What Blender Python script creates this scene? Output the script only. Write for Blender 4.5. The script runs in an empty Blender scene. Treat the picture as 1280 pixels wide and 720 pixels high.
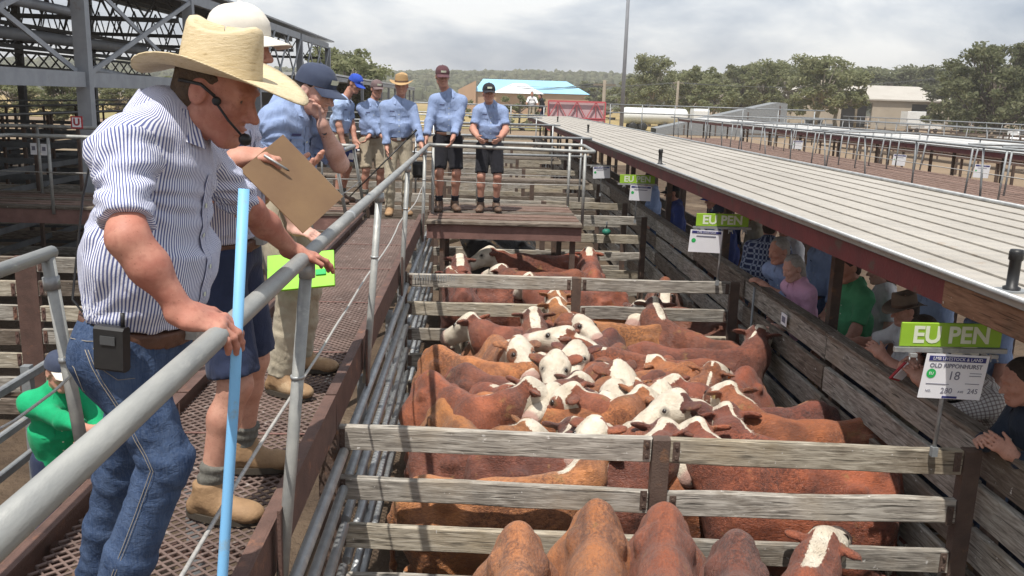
import bpy, math, random
import numpy as np
from mathutils import Vector, Matrix
random.seed(7); RNG = np.random.default_rng(7)
SC = bpy.context.scene; COL = SC.collection
PI = math.pi; rad = math.radians
# ------------------------------------------------------------------ camera
F_PX = 1100.0; ROLL = .03; PITCH = math.atan(235.8/1100); YAW = .04276; CAM_Z = 3.2
cam_d = bpy.data.cameras.new('camera'); cam = bpy.data.objects.new('camera', cam_d); COL.objects.link(cam)
CM = Matrix.Rotation(-YAW, 4, 'Z') @ Matrix.Rotation(PI/2-PITCH, 4, 'X') @ Matrix.Rotation(ROLL, 4, 'Z')
cam.matrix_world = Matrix.Translation((0, 0, CAM_Z)) @ CM
cam_d.sensor_width = 36; cam_d.lens = F_PX/1280*36; cam_d.clip_start = .05; cam_d.clip_end = 6000
SC.camera = cam
# ------------------------------------------------------------------ world and sun
SUN = Vector((-.17, -.36, .92)).normalized()          # direction towards the sun
w = bpy.data.worlds.new('World'); SC.world = w; w.use_nodes = True
nt = w.node_tree; nt.nodes.clear()
def wn(t, **k):
    n = nt.nodes.new(t)
    for a, v in k.items(): setattr(n, a, v)
    return n
sky = wn('ShaderNodeTexSky', sky_type='NISHITA', sun_disc=False)
sky.sun_elevation = math.asin(SUN.z); sky.sun_rotation = math.atan2(SUN.x, SUN.y) % (2*PI)
sky.air_density = 1.2; sky.dust_density = 2.0; sky.ozone_density = 1.0
tc = wn('ShaderNodeTexCoord'); mp = wn('ShaderNodeMapping'); mp.inputs['Scale'].default_value = (1.6, 1.6, 5.2)
n1 = wn('ShaderNodeTexNoise'); n1.inputs['Scale'].default_value = 2.3; n1.inputs['Detail'].default_value = 8; n1.inputs['Roughness'].default_value = .55
n1.inputs['Distortion'].default_value = .35
rp = wn('ShaderNodeValToRGB'); rp.color_ramp.elements[0].position = .38; rp.color_ramp.elements[1].position = .62
rp.color_ramp.elements[0].color = (3.3, 4.0, 5.2, 1); rp.color_ramp.elements[1].color = (9.8, 9.85, 9.9, 1)
e = rp.color_ramp.elements.new(.5); e.color = (6.3, 6.75, 7.5, 1)
mx = wn('ShaderNodeMix', data_type='RGBA'); mx.inputs[0].default_value = .8
bg = wn('ShaderNodeBackground'); bg.inputs['Strength'].default_value = .1; ow = wn('ShaderNodeOutputWorld')
L = nt.links.new
L(tc.outputs['Generated'], mp.inputs[0]); L(mp.outputs[0], n1.inputs['Vector']); L(n1.outputs['Fac'], rp.inputs[0])
L(sky.outputs[0], mx.inputs['A']); L(rp.outputs[0], mx.inputs['B']); L(mx.outputs['Result'], bg.inputs[0]); L(bg.outputs[0], ow.inputs[0])
sd = bpy.data.lights.new('sun', 'SUN'); sd.energy = 4.6; sd.angle = rad(.6); sd.color = (1, .955, .89)
so = bpy.data.objects.new('sun', sd); COL.objects.link(so); so.rotation_euler = SUN.to_track_quat('Z', 'Y').to_euler(); so.location = (0, -5, 30)
SC.view_settings.view_transform = 'Standard'; SC.view_settings.look = 'None'; SC.view_settings.exposure = .32; SC.view_settings.gamma = 1
SC.view_settings.use_curve_mapping = False
SC.render.engine = 'CYCLES'; SC.cycles.use_denoising = True; SC.cycles.max_bounces = 6; SC.cycles.volume_bounces = 0
SC.cycles.transparent_max_bounces = 8; SC.cycles.sample_clamp_indirect = 4
# ------------------------------------------------------------------ measuring helpers (places in metres from the picture)
CM3 = np.array(CM.to_3x3())
def ray(x, y): return CM3 @ np.array([(x-640)/F_PX, -(y-360)/F_PX, -1.0])
def atz(x, y, z): d = ray(x, y); return np.array([0, 0, CAM_Z]) + d*(z-CAM_Z)/d[2]
def aty(x, y, Y): d = ray(x, y); return np.array([0, 0, CAM_Z]) + d*Y/d[1]
def atx(x, y, X): d = ray(x, y); return np.array([0, 0, CAM_Z]) + d*X/d[0]
V3 = lambda *a: np.array(a, float)
def nrm(v): v = np.asarray(v, float); return v/(np.linalg.norm(v)+1e-12)
# ------------------------------------------------------------------ materials
def newmat(name):
    m = bpy.data.materials.new(name); m.use_nodes = True; t = m.node_tree
    b = t.nodes['Principled BSDF']; b.inputs['Specular IOR Level'].default_value = .35
    return m, t, b
def nd(t, ty, ins=None, **k):
    n = t.nodes.new(ty)
    for a, v in k.items(): setattr(n, a, v)
    for a, v in (ins or {}).items():
        if isinstance(v, bpy.types.NodeSocket): t.links.new(v, n.inputs[a])
        else: n.inputs[a].default_value = v
    return n
def c4(c): return (c[0], c[1], c[2], 1)
def mixc(t, fac, a, b, bt='MIX'):
    n = t.nodes.new('ShaderNodeMix'); n.data_type = 'RGBA'; n.blend_type = bt
    for s, v in ((n.inputs[0], fac), (n.inputs[6], a), (n.inputs[7], b)):
        if isinstance(v, bpy.types.NodeSocket): t.links.new(v, s)
        else: s.default_value = v if not isinstance(v, tuple) else c4(v)
    return n.outputs[2]
def math_(t, op, a, b=None, c=None, clamp=False):
    n = t.nodes.new('ShaderNodeMath'); n.operation = op; n.use_clamp = clamp
    for i, v in enumerate((a, b, c)):
        if v is None: continue
        if isinstance(v, bpy.types.NodeSocket): t.links.new(v, n.inputs[i])
        else: n.inputs[i].default_value = v
    return n.outputs[0]
def rng(t, v, a, b, c=0., d=1.):
    n = t.nodes.new('ShaderNodeMapRange'); n.inputs[1].default_value = a; n.inputs[2].default_value = b
    n.inputs[3].default_value = c; n.inputs[4].default_value = d; t.links.new(v, n.inputs[0]); return n.outputs[0]
def coords(t, scale=(1, 1, 1), shift=True, kind='Object'):
    tc = nd(t, 'ShaderNodeTexCoord'); mp = nd(t, 'ShaderNodeMapping', {'Vector': tc.outputs[kind], 'Scale': scale})
    if shift:
        oi = nd(t, 'ShaderNodeObjectInfo'); k = nd(t, 'ShaderNodeVectorMath', {0: (37., 53., 71.)}, operation='SCALE')
        t.links.new(oi.outputs['Random'], k.inputs['Scale']); t.links.new(k.outputs[0], mp.inputs['Location'])
    return mp.outputs[0]
def noise(t, v, s, det=4, ro=.55, dist=0.):
    return nd(t, 'ShaderNodeTexNoise', {'Vector': v, 'Scale': s, 'Detail': det, 'Roughness': ro, 'Distortion': dist}).outputs['Fac']
def bump(t, b, h, st, dist=.01):
    n = nd(t, 'ShaderNodeBump', {'Height': h, 'Strength': st, 'Distance': dist}); t.links.new(n.outputs[0], b.inputs['Normal'])
def M(name, c1, c2=None, s=6, rough=.6, metal=0., bm=.0, bs=60, st=(1, 1, 1), rand=.12, c3=None, s3=3, lo=.35, hi=.65, lo3=.58, hi3=.7, dist=.01, spec=.35):
    """two-tone noise material with optional stains (c3) and bump"""
    m, t, b = newmat(name); v = coords(t, st)
    c2 = c2 or tuple(x*.75 for x in c1)
    col = mixc(t, rng(t, noise(t, v, s, 6, .6), lo, hi), c1, c2)
    if c3: col = mixc(t, rng(t, noise(t, v, s3, 7, .68), lo3, hi3), col, c3)
    if rand:
        oi = nd(t, 'ShaderNodeObjectInfo'); hs = nd(t, 'ShaderNodeHueSaturation', {'Color': col, 'Value': rng(t, oi.outputs['Random'], 0, 1, 1-rand, 1+rand)}); col = hs.outputs[0]
    t.links.new(col, b.inputs['Base Color']); b.inputs['Roughness'].default_value = rough; b.inputs['Metallic'].default_value = metal
    b.inputs['Specular IOR Level'].default_value = spec
    if bm: bump(t, b, noise(t, v, bs, 5, .6), bm, dist)
    return m
def timber(name, dark, mid, pale, stain, st=(1.3, 11, 11), wear=.5):
    m, t, b = newmat(name); v = coords(t, st); v1 = coords(t, (1, 1, 1))
    g = noise(t, v, 5, 8, .62, .6); fine = noise(t, coords(t, (2, 60, 60)), 3, 4, .6)
    col = mixc(t, rng(t, g, .3, .52), dark, mid); col = mixc(t, rng(t, g, .5, .72), col, pale)
    big = noise(t, v1, 2.2, 5, .6); col = mixc(t, rng(t, big, .5, .75, 0, wear), col, stain)
    crack = rng(t, noise(t, coords(t, (1.1, 34, 34)), 3.1, 3, .5, .4), .60, .66)
    col = mixc(t, math_(t, 'MULTIPLY', crack, .75), col, tuple(x*.3 for x in dark))
    col = mixc(t, rng(t, noise(t, coords(t, (.8, 1.6, 1.6)), 2.6, 6, .7), .56, .70, 0, .6), col, (.10, .072, .048)); col = mixc(t, rng(t, noise(t, v1, 30, 3), .69, .73, 0, .7), col, (.66, .64, .60))
    kn = nd(t, 'ShaderNodeTexVoronoi', {'Vector': coords(t, (2.2, 9, 9)), 'Scale': 1.3}).outputs['Distance']; col = mixc(t, rng(t, kn, .16, .06, 0, .7), col, tuple(x*.5 for x in dark))
    oi = nd(t, 'ShaderNodeObjectInfo'); hs = nd(t, 'ShaderNodeHueSaturation', {'Color': col, 'Value': rng(t, oi.outputs['Random'], 0, 1, .8, 1.18)})
    t.links.new(hs.outputs[0], b.inputs['Base Color']); b.inputs['Roughness'].default_value = .85; b.inputs['Specular IOR Level'].default_value = .2
    h = math_(t, 'SUBTRACT', math_(t, 'ADD', g, math_(t, 'MULTIPLY', fine, .5)), math_(t, 'MULTIPLY', crack, .9)); bump(t, b, h, .7, .006)
    return m
MAT = {}
MAT['wood'] = timber('weathered timber', (.14, .124, .106), (.29, .265, .228), (.46, .432, .38), (.33, .26, .175))
MAT['wood_brown'] = timber('dark timber', (.075, .058, .045), (.15, .12, .095), (.25, .215, .175), (.13, .10, .075))
MAT['wood_pale'] = timber('pale timber', (.17, .145, .11), (.34, .30, .235), (.50, .455, .37), (.40, .31, .19))
MAT['rust'] = M('rust brown steel', (.135, .078, .062), (.09, .053, .043), 9, .7, .1, .5, 90, c3=(.24, .115, .07), s3=7)
MAT['rust_dark'] = M('dark brown steel', (.075, .05, .04), (.115, .078, .06), 7, .8, .05, .5, 80, c3=(.19, .10, .055), s3=9)
MAT['rust_pink'] = M('faded red steel', (.22, .12, .10), (.155, .083, .07), 6, .75, .05, .3, 70, c3=(.33, .19, .16), s3=5)
MAT['mesh'] = M('worn mesh steel', (.19, .132, .112), (.125, .088, .075), 4, .6, .25, 0, c3=(.33, .28, .25), s3=14, rand=0)
MAT['galv'] = M('galvanised steel', (.42, .43, .425), (.30, .31, .315), 12, .48, .55, .15, 120, c3=(.52, .50, .45), s3=8)
MAT['galv_dull'] = M('dull galvanised steel', (.30, .315, .32), (.21, .22, .225), 8, .6, .35, .2, 90, c3=(.36, .34, .29), s3=6)
MAT['rail'] = M('worn handrail steel', (.37, .37, .345), (.27, .275, .265), 14, .5, .3, .12, 150, c3=(.50, .49, .45), s3=5, st=(1, .3, 1))
MAT['dirt'] = M('pen dirt', (.125, .09, .062), (.072, .052, .038), 1.7, .95, 0, 1., 14, rand=0, c3=(.19, .145, .10), s3=.6, dist=.06, spec=.1)
MAT['fascia'] = M('dark red paint', (.17, .032, .032), (.115, .024, .026), 5, .55, 0, .3, 40, c3=(.10, .06, .045), s3=4, lo3=.6, hi3=.64)
MAT['fascia_raw'] = timber('raw brown beam', (.15, .075, .045), (.26, .135, .08), (.36, .20, .125), (.21, .11, .06))
MAT['black'] = M('black plastic', (.015, .015, .016), (.022, .022, .022), 20, .45)
MAT['white_paint'] = M('white paint', (.78, .78, .76), (.68, .68, .66), 5, .5)
MAT['paper'] = M('white card', (.80, .80, .82), (.76, .76, .79), 4, .6, rand=.02)
MAT['lime_sign'] = M('lime green sign', (.27, .46, .035), (.23, .40, .03), 5, .45, rand=.05)
MAT['ink_blue'] = M('blue ink', (.03, .035, .16), (.035, .04, .19), 5, .6, rand=0)
MAT['ink_grey'] = M('grey ink', (.16, .16, .22), (.20, .20, .25), 5, .6, rand=0)
MAT['ink_green'] = M('green ink', (.03, .45, .12), (.03, .42, .10), 5, .6, rand=0)
MAT['letter'] = M('cream lettering', (.64, .68, .54), (.6, .64, .5), 9, .5, rand=0)
MAT['steel_dark'] = M('dark grey steel', (.11, .115, .12), (.075, .078, .08), 5, .6, .2)  # dark grey steel, also on wires and vehicles
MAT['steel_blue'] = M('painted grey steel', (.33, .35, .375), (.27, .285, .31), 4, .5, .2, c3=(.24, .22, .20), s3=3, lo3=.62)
# ------------------------------------------------------------------ mesh helpers
def tag(o, label=None, cat=None, group=None, kind=None):
    if label: o['label'] = label
    if cat: o['category'] = cat
    if group: o['group'] = group
    if kind: o['kind'] = kind
    return o
def empty(name, loc=(0, 0, 0), rz=0):
    o = bpy.data.objects.new(name, None); COL.objects.link(o); o.location = loc; o.rotation_euler.z = rz; o.empty_display_size = .1; return o
def link(name, me, parent=None, loc=None, mat=None):
    o = bpy.data.objects.new(name, me); COL.objects.link(o)
    if parent is not None:
        o.parent = parent
    if loc is not None: o.location = loc
    return o
def np_mesh(name, v, quads, mat, smooth=True, tris=None):
    me = bpy.data.meshes.new(name); v = np.asarray(v, np.float32)
    me.vertices.add(len(v)); me.vertices.foreach_set('co', v.ravel())
    q = np.asarray(quads, np.int32).reshape(-1, 4); tr = np.asarray(tris, np.int32).reshape(-1, 3) if tris is not None else np.zeros((0, 3), np.int32)
    li = np.concatenate([q.ravel(), tr.ravel()]); me.loops.add(len(li)); me.loops.foreach_set('vertex_index', li)
    tot = np.concatenate([np.full(len(q), 4), np.full(len(tr), 3)]).astype(np.int32)
    st = np.concatenate([[0], np.cumsum(tot)[:-1]]).astype(np.int32)
    me.polygons.add(len(tot)); me.polygons.foreach_set('loop_start', st); me.polygons.foreach_set('loop_total', tot)
    me.polygons.foreach_set('use_smooth', np.full(len(tot), smooth)); me.update(calc_edges=True)
    if mat is not None: me.materials.append(mat)
    return me
class MB:
    """collects boxes, tubes and sheets into one mesh"""
    def __init__(s): s.v = []; s.f = []; s.sm = []
    def raw(s, v, f, sm=False):
        o = len(s.v); s.v += [tuple(map(float, p)) for p in v]; s.f += [tuple(i+o for i in q) for q in f]; s.sm += [sm]*len(f); return s
    def box(s, c, d, R=None, bev=0.):
        x, y, z = (k/2 for k in d); R = R or Matrix.Identity(3); c = Vector(c)
        if bev <= 0:
            P = [c+R@Vector((a*x, b*y, g*z)) for a in (-1, 1) for b in (-1, 1) for g in (-1, 1)]
            return s.raw(P, [(0, 1, 3, 2), (4, 6, 7, 5), (0, 4, 5, 1), (2, 3, 7, 6), (0, 2, 6, 4), (1, 5, 7, 3)])
        e = bev; pr = [(-y+e, -z), (y-e, -z), (y, -z+e), (y, z-e), (y-e, z), (-y+e, z), (-y, z-e), (-y, -z+e)]
        P = [c+R@Vector((a*x, b, g)) for a in (-1, 1) for b, g in pr]
        return s.raw(P, [tuple(reversed(range(8))), tuple(range(8, 16))]+[(i, (i+1) % 8, 8+(i+1) % 8, 8+i) for i in range(8)])
    def bar(s, a, b, w, h, up=(0, 0, 1), bev=0.):
        a, b = Vector(a), Vector(b); d = b-a; L_ = d.length; x = d.normalized(); y = Vector(up).cross(x)
        if y.length < 1e-4: y = Vector((0, 1, 0)).cross(x)
        y.normalize(); z = x.cross(y); R = Matrix((x, y, z)).transposed(); return s.box((a+b)/2, (L_, w, h), R, bev)
    def tube(s, pts, r, n=8, cap=True, sm=True):
        pts = [Vector(p) for p in pts]; m = len(pts); rr = r if isinstance(r, (list, tuple)) else [r]*m
        P = []; pu = None
        for i, p in enumerate(pts):
            d = (pts[min(i+1, m-1)]-pts[max(i-1, 0)]).normalized()
            if pu is None:
                pu = Vector((0, 0, 1)) if abs(d.z) < .9 else Vector((1, 0, 0))
            u = (pu-d*pu.dot(d)).normalized(); pu = u; q = d.cross(u)
            P += [p+(u*math.cos(2*PI*k/n)+q*math.sin(2*PI*k/n))*rr[i] for k in range(n)]
        f = [(i*n+k, i*n+(k+1) % n, (i+1)*n+(k+1) % n, (i+1)*n+k) for i in range(m-1) for k in range(n)]
        s.raw(P, f, sm)
        if cap: o = len(s.v)-len(P); s.f += [tuple(o+k for k in reversed(range(n))), tuple(o+(m-1)*n+k for k in range(n))]; s.sm += [False]*2
        return s
    def lathe(s, prof, c=(0, 0, 0), n=16, R=None, sm=True, ex=1., ey=1.):
        R = R or Matrix.Identity(3); c = Vector(c)
        P = [c+R@Vector((r*ex*math.cos(2*PI*k/n), r*ey*math.sin(2*PI*k/n), z)) for r, z in prof for k in range(n)]
        return s.raw(P, [(i*n+k, i*n+(k+1) % n, (i+1)*n+(k+1) % n, (i+1)*n+k) for i in range(len(prof)-1) for k in range(n)], sm)
    def mesh(s, name, mat):
        me = bpy.data.meshes.new(name); me.from_pydata(s.v, [], s.f); me.polygons.foreach_set('use_smooth', s.sm); me.materials.append(MAT[mat] if isinstance(mat, str) else mat); me.update(); return me
    def build(s, name, mat, parent=None, kind=None):
        o = link(name, s.mesh(name, mat), parent)
        if kind: o['kind'] = kind
        return o
def bend(pts, r=.1, n=5):
    """round the corners of a polyline"""
    pts = [Vector(p) for p in pts]; out = [pts[0]]
    for i in range(1, len(pts)-1):
        a, b, c = pts[i-1], pts[i], pts[i+1]; u = (a-b).normalized(); v = (c-b).normalized(); k = min(r, (a-b).length*.45, (c-b).length*.45)
        for j in range(n+1):
            t = j/n; out.append((b+u*k)*(1-t)**2+b*2*t*(1-t)+(b+v*k)*t*t)
    return out+[pts[-1]]
_PL = {}
def plank_mesh(L_, w, h, mat, seg=5):
    """a sawn board along local x, slightly uneven, centred"""
    var = random.randrange(3); key = (round(L_, 2), w, h, mat, var)
    if key in _PL: return _PL[key]
    e = min(w, h)*.12; pr = [(-w/2+e, -h/2), (w/2-e, -h/2), (w/2, -h/2+e), (w/2, h/2-e), (w/2-e, h/2), (-w/2+e, h/2), (-w/2, h/2-e), (-w/2, -h/2+e)]
    V = []; F = []
    for i in range(seg+1):
        x = -L_/2+L_*i/seg; dz = random.uniform(-.004, .004) if 0 < i < seg else 0; dy = random.uniform(-.003, .003)
        top = random.uniform(-.005, .002)
        for y, z in pr: V.append((x+(random.uniform(-.004, .004) if i in (0, seg) else 0), y+dy, z+dz+(top if z > 0 else random.uniform(-.002, .003))))
    for i in range(seg):
        for k in range(8): F.append((i*8+k, i*8+(k+1) % 8, (i+1)*8+(k+1) % 8, (i+1)*8+k))
    F += [tuple(reversed(range(8))), tuple(seg*8+k for k in range(8))]
    me = bpy.data.meshes.new('board'); me.from_pydata(V, [], [tuple(reversed(q)) for q in F]); me.materials.append(MAT[mat]); me.update(); _PL[key] = me; return me
def board(parent, a, b, w, h, mat='wood', name='board', roll=0.):
    """a board object from a to b (w thick, h deep)"""
    a, b = Vector(a), Vector(b); d = b-a; x = d.normalized(); y = Vector((0, 0, 1)).cross(x).normalized(); z = x.cross(y)
    me = plank_mesh(round(d.length, 2), w, h, mat)
    o = link(name, me, parent); R = Matrix((x, y, z)).transposed() @ Matrix.Rotation(roll, 3, 'X')
    o.matrix_local = Matrix.Translation((a+b)/2) @ R.to_4x4(); return o
def text(parent, body, loc, size, mat, rot=(PI/2, 0, 0), bold=0., name='lettering', align='CENTER', sx=1.):
    c = bpy.data.curves.new(name, 'FONT'); c.body = body; c.size = size; c.align_x = align; c.align_y = 'CENTER'; c.extrude = .0004; c.offset = bold; c.resolution_u = 3
    c.materials.append(MAT[mat]); tmp = bpy.data.objects.new(name, c); COL.objects.link(tmp)
    me = bpy.data.meshes.new_from_object(tmp.evaluated_get(bpy.context.evaluated_depsgraph_get())); bpy.data.objects.remove(tmp); bpy.data.curves.remove(c)
    o = bpy.data.objects.new(name, me); COL.objects.link(o); o.parent = parent; o.location = loc; o.rotation_euler = rot; o.scale.x = sx; return o
# ================================================================== THE SETTING
def grid_sheet(name, x0, x1, y0, y1, nx, ny, zf, mat, kind='structure'):
    X, Y = np.meshgrid(np.linspace(x0, x1, nx), np.linspace(y0, y1, ny), indexing='ij'); Z = zf(X, Y)
    I = np.arange(nx*ny).reshape(nx, ny); q = np.stack([I[:-1, :-1], I[1:, :-1], I[1:, 1:], I[:-1, 1:]], -1).reshape(-1, 4)
    o = link(name, np_mesh(name, np.stack([X, Y, Z], -1).reshape(-1, 3), q, mat)); o['kind'] = kind; return o
MAT['ground_far'] = M('dry ground', (.25, .185, .125), (.18, .135, .09), .05, .95, 0, .6, 3, rand=0, c3=(.32, .26, .18), s3=.02, dist=.05, spec=.1)
MAT['field'] = M('dry grass paddock', (.34, .25, .115), (.27, .205, .095), .03, .95, 0, .5, 2, rand=0, c3=(.20, .19, .08), s3=.012, st=(1, .4, 1), spec=.1)
MAT['hill'] = M('wooded hill floor', (.07, .075, .035), (.05, .058, .03), .02, .95, rand=0, c3=(.12, .11, .05), s3=.01)
MAT['concrete'] = M('lane concrete', (.36, .335, .295), (.29, .265, .23), 1.5, .9, 0, .5, 20, rand=0, c3=(.08, .065, .05), s3=1.1)
def gz(X, Y):
    near = (np.abs(X) < 40) & (Y < 60); b = np.sin(X*3.1+np.sin(Y*2.3))*np.sin(Y*2.7+np.sin(X*1.9))
    return np.where(near, .012*b, 0.)
grid_sheet('ground', -2600, 2600, -400, 3200, 3, 3, lambda X, Y: X*0-.03, MAT['ground_far'])
grid_sheet('pen_ground', -9, 12.6, -3, 46, 260, 420, lambda X, Y: gz(X, Y)+.0, MAT['dirt'])
grid_sheet('lane_floor', 2.72, 4.0, -1, 42, 3, 20, lambda X, Y: X*0+.30, MAT['concrete'])
grid_sheet('paddock', -140, 60, 95, 420, 3, 3, lambda X, Y: X*0+.02, MAT['field'])
def hillz(X, Y):
    a = np.clip((Y-430)/260, 0, 1); a = a*a*(3-2*a)
    return -.5+a*(15+3*np.sin(X/170+1.2)+2.0*np.sin(X/61)+3*np.clip(-X/500, -1, 1))
grid_sheet('hills', -900, 1300, 400, 1500, 90, 30, hillz, MAT['hill'])

# ---------------------------------------------------------------- main catwalk
CX0, CX1, DZ = -1.47, -.72, 1.65
cw = tag(empty('catwalk', (-1.1, 6, DZ)), 'long brown steel mesh catwalk the nearest men stand on', 'catwalk')
cw.location = (0, 0, 0)
def diamond_deck(x0, x1, y0, y1, z, seg=.0265, pit=.027, wd=.0075, th=.007):
    nx = int((x1-x0)/seg); ny = int((y1-y0)/pit); seg = (x1-x0)/nx
    i = np.arange(nx+1); V = []; Q = []; base = 0
    zig = np.where(i % 2 == 0, -.5, .5)*pit*.94
    for j in range(ny):
        s = 1 if j % 2 == 0 else -1
        y = y0+j*pit+s*zig; x = x0+i*seg
        a = np.stack([x, y-wd/2, np.full_like(x, z-.002)], -1); b = np.stack([x, y+wd/2, np.full_like(x, z+.002)], -1)
        c = np.stack([x, y-wd/2, np.full_like(x, z-th)], -1)
        V += [c, a, b]; m = nx+1; k = np.arange(nx)+base
        Q += [np.stack([k, k+1, k+m+1, k+m], -1), np.stack([k+m, k+m+1, k+2*m+1, k+2*m], -1)]; base += 3*m
    return np.concatenate(V), np.concatenate(Q)
v, q = diamond_deck(CX0+.03, CX1-.02, .3, 11.42, DZ-.012)
o = link('mesh_deck', np_mesh('mesh_deck', v, q, MAT['mesh'], False), cw); o['kind'] = 'stuff'
def channel(parent, a, b, h, fl, side, mat='rust', name='side_channel'):
    """a C channel whose web faces outwards"""
    m = MB(); a = Vector(a); b = Vector(b); d = (b-a).normalized(); out = Vector((0, 0, 1)).cross(d)*side; up = Vector((0, 0, 1))
    m.bar(a-up*h/2, b-up*h/2, .008, h); m.bar(a-out*fl/2-up*.004, b-out*fl/2-up*.004, fl-.009, .008); m.bar(a-out*fl/2-up*(h-.004), b-out*fl/2-up*(h-.004), fl-.009, .008)
    return m.build(name, mat, parent)
for y0, y1 in ((.2, 4.28), (4.3, 8.5), (8.52, 11.45)):
    channel(cw, (CX1+.02, y0, DZ+.055), (CX1+.02, y1, DZ+.055), .20, .055, -1)
    channel(cw, (CX0-.02, y0, DZ+.055), (CX0-.02, y1, DZ+.055), .20, .055, 1)
for k in range(19):
    y = .5+k*.6; MB().bar((CX0, y, DZ-.05), (CX1, y, DZ-.05), .045, .045).build('cross_bearer', 'rust', cw)
for k in range(8):
    y = 1.2+k*1.35; MB().bar((CX0+.03, y, DZ-.004), (CX1-.02, y, DZ-.004), .012, .004).build('sheet_joint', 'rust_pink', cw)
for y in (4.36, 8.55, 11.3, 1.6):
    MB().bar((CX1-.01, y, -.05), (CX1-.01, y, DZ-.15), .075, .075, (0, 1, 0), .008).build('leg', 'galv_dull' if y != 4.36 else 'rust_dark', cw)
    MB().bar((CX0+.01, y, -.05), (CX0+.01, y, DZ-.15), .075, .075, (0, 1, 0), .008).build('leg', 'galv_dull', cw)
# ---------------------------------------------------------------- handrails
def tube_path(a, b, n=9, wob=.0):
    a, b = Vector(a), Vector(b); return [a.lerp(b, i/(n-1))+Vector((random.uniform(-wob, wob), 0, random.uniform(-wob, wob))) for i in range(n)]
hr = tag(empty('handrail'), 'worn grey tube handrail the man in the straw hat leans on', 'handrail')
R0 = Vector((-.535, .15, 2.70)); R1 = Vector((-.655, 11.25, 2.58))
def railpt(y): return R0.lerp(R1, (y-R0.y)/(R1.y-R0.y))
pc = Vector(aty(744, 188, 11.85)); R2 = railpt(11.95); pl = [railpt(.15), railpt(2.5), railpt(5), railpt(8), R2, Vector((pc.x, 11.85, 2.54)), Vector((pc.x, 13.2, 2.56)), Vector((-.62, 13.3, 2.565))]
MB().tube(bend(pl[:4]+pl[4:], .13, 6), .0245, 14).build('top_rail', 'rail', hr)
for y in (.3, 2.92, 5.35, 7.9, 10.98):
    t = railpt(y); b = Vector((CX1+.045, y-.03, DZ-.22)); k = b.lerp(t, .30)+Vector((.0, 0, 0))
    MB().tube([b, k, t-Vector((0, 0, .03))], .0215, 12).build('post', 'rail', hr)
    MB().box((CX1+.055, y-.03, DZ-.05), (.012, .085, .36)).build('base_plate', 'rust', hr)
    MB().tube([t+Vector((0, 0, -.075)), t+Vector((0, 0, -.02))], .028, 12).build('collar', 'galv', hr)
    MB().tube([b.lerp(t, .66)-Vector((0, 0, .006)), b.lerp(t, .66)+Vector((0, 0, .006))], .0245, 10).build('weld_ring', 'galv', hr)
for y in (4.0, 6.6, 9.2):                     # sleeve joints on the tube
    MB().tube([railpt(y-.03), railpt(y+.03)], .0262, 14).build('sleeve', 'galv', hr)
for x, y in ((pc.x-.13, 11.86), (pc.x-.2, 13.2), (.0, 13.26), (-.60, 11.93)):
    MB().tube([(x, y, DZ-.15), (x, y, 2.54)], .021, 10).build('post', 'rail', hr)
def wire(y0, y1, xo, z0, z1, n=24, r=.006):
    return MB().tube([(xo+.01*math.sin(i), y0+(y1-y0)*i/n, z0+(z1-z0)*i/n-.03*math.sin(PI*((i*3/n) % 1))) for i in range(n+1)], r, 6)
MAT['rope'] = M('grey wire rope', (.47, .45, .42), (.33, .32, .30), 60, .6, .2)
wire(.6, 11.0, -.665, 2.13, 2.12).build('wire_rope', 'rope', hr)
MB().tube([(-.62, 11.93, 2.10), (.4, 11.9, 2.08), (pc.x-.13, 11.88, 2.09)], .006, 6).build('wire_rope', 'rope', hr)
MB().tube([(-.62, 13.25, 2.10), (.4, 13.25, 2.09), (pc.x-.2, 13.22, 2.09)], .006, 6).build('wire_rope', 'rope', hr)
hl = tag(empty('handrail'), 'grey tube handrail end behind the hips of the man in the straw hat', 'handrail')
MB().tube([(-1.60, .2, 2.60), (-1.60, 3.34, 2.585)], .025, 14).build('top_rail', 'rail', hl); MB().tube([(-1.598, 3.30, 2.57), (-1.49, 3.27, DZ-.05)], .024, 14).build('post', 'rail', hl)
MB().tube([(-1.592, 3.297, 2.50), (-1.587, 3.295, 2.45)], .030, 12).build('collar', 'galv', hl)
MB().tube([(-1.552, 3.285, 2.19), (-1.55, 3.284, 2.17)], .029, 12).build('weld_ring', 'galv', hl)
MB().tube([(-1.55, 1.2, 2.58), (-1.5, 1.2, DZ-.1)], .022, 10).build('post', 'rail', hl)
wire(.5, 3.42, -1.535, 2.14, 2.13, 10).build('wire_rope', 'rope', hl)
h2 = tag(empty('handrail'), 'grey tube handrail turning left beside the man in the bright blue cap', 'handrail')
MB().tube(bend([(-1.57, 4.6, 1.7), (-1.60, 4.4, 2.57), (-1.60, 11.65, 2.545), (-6.05, 11.75, 2.56), (-6.3, 10.6, 2.54), (-6.3, 8.6, 2.54)], .13, 6), .0275, 12).build('top_rail', 'rail', h2)
for y in (6.2, 8.0, 10.0, 11.5): MB().tube([(-1.49, y+.35, DZ-.1), (-1.60, y, 2.54)], .021, 10).build('post', 'rail', h2)
for x in (-3.0, -4.5, -5.55): MB().tube([(x, 11.72, DZ-.1), (x, 11.72, 2.54)], .021, 10).build('post', 'rail', h2)
MB().tube([(-6.1, 10.7, DZ-.1), (-6.28, 10.75, 2.52)], .021, 10).build('post', 'rail', h2)
wire(4.6, 11.5, -1.53, 2.12, 2.11, 14).build('wire_rope', 'rope', h2)
MB().tube([(-1.55, 11.7, 2.11), (-3.5, 11.7, 2.09), (-6.2, 11.7, 2.1)], .007, 6).build('wire_rope', 'rope', h2)
MB().tube(bend([(-1.9, 13.2, 2.58), (-6.6, 13.25, 2.62), (-8.5, 12.2, 2.6)], .2), .026, 10).build('back_rail', 'rail', h2)
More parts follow.
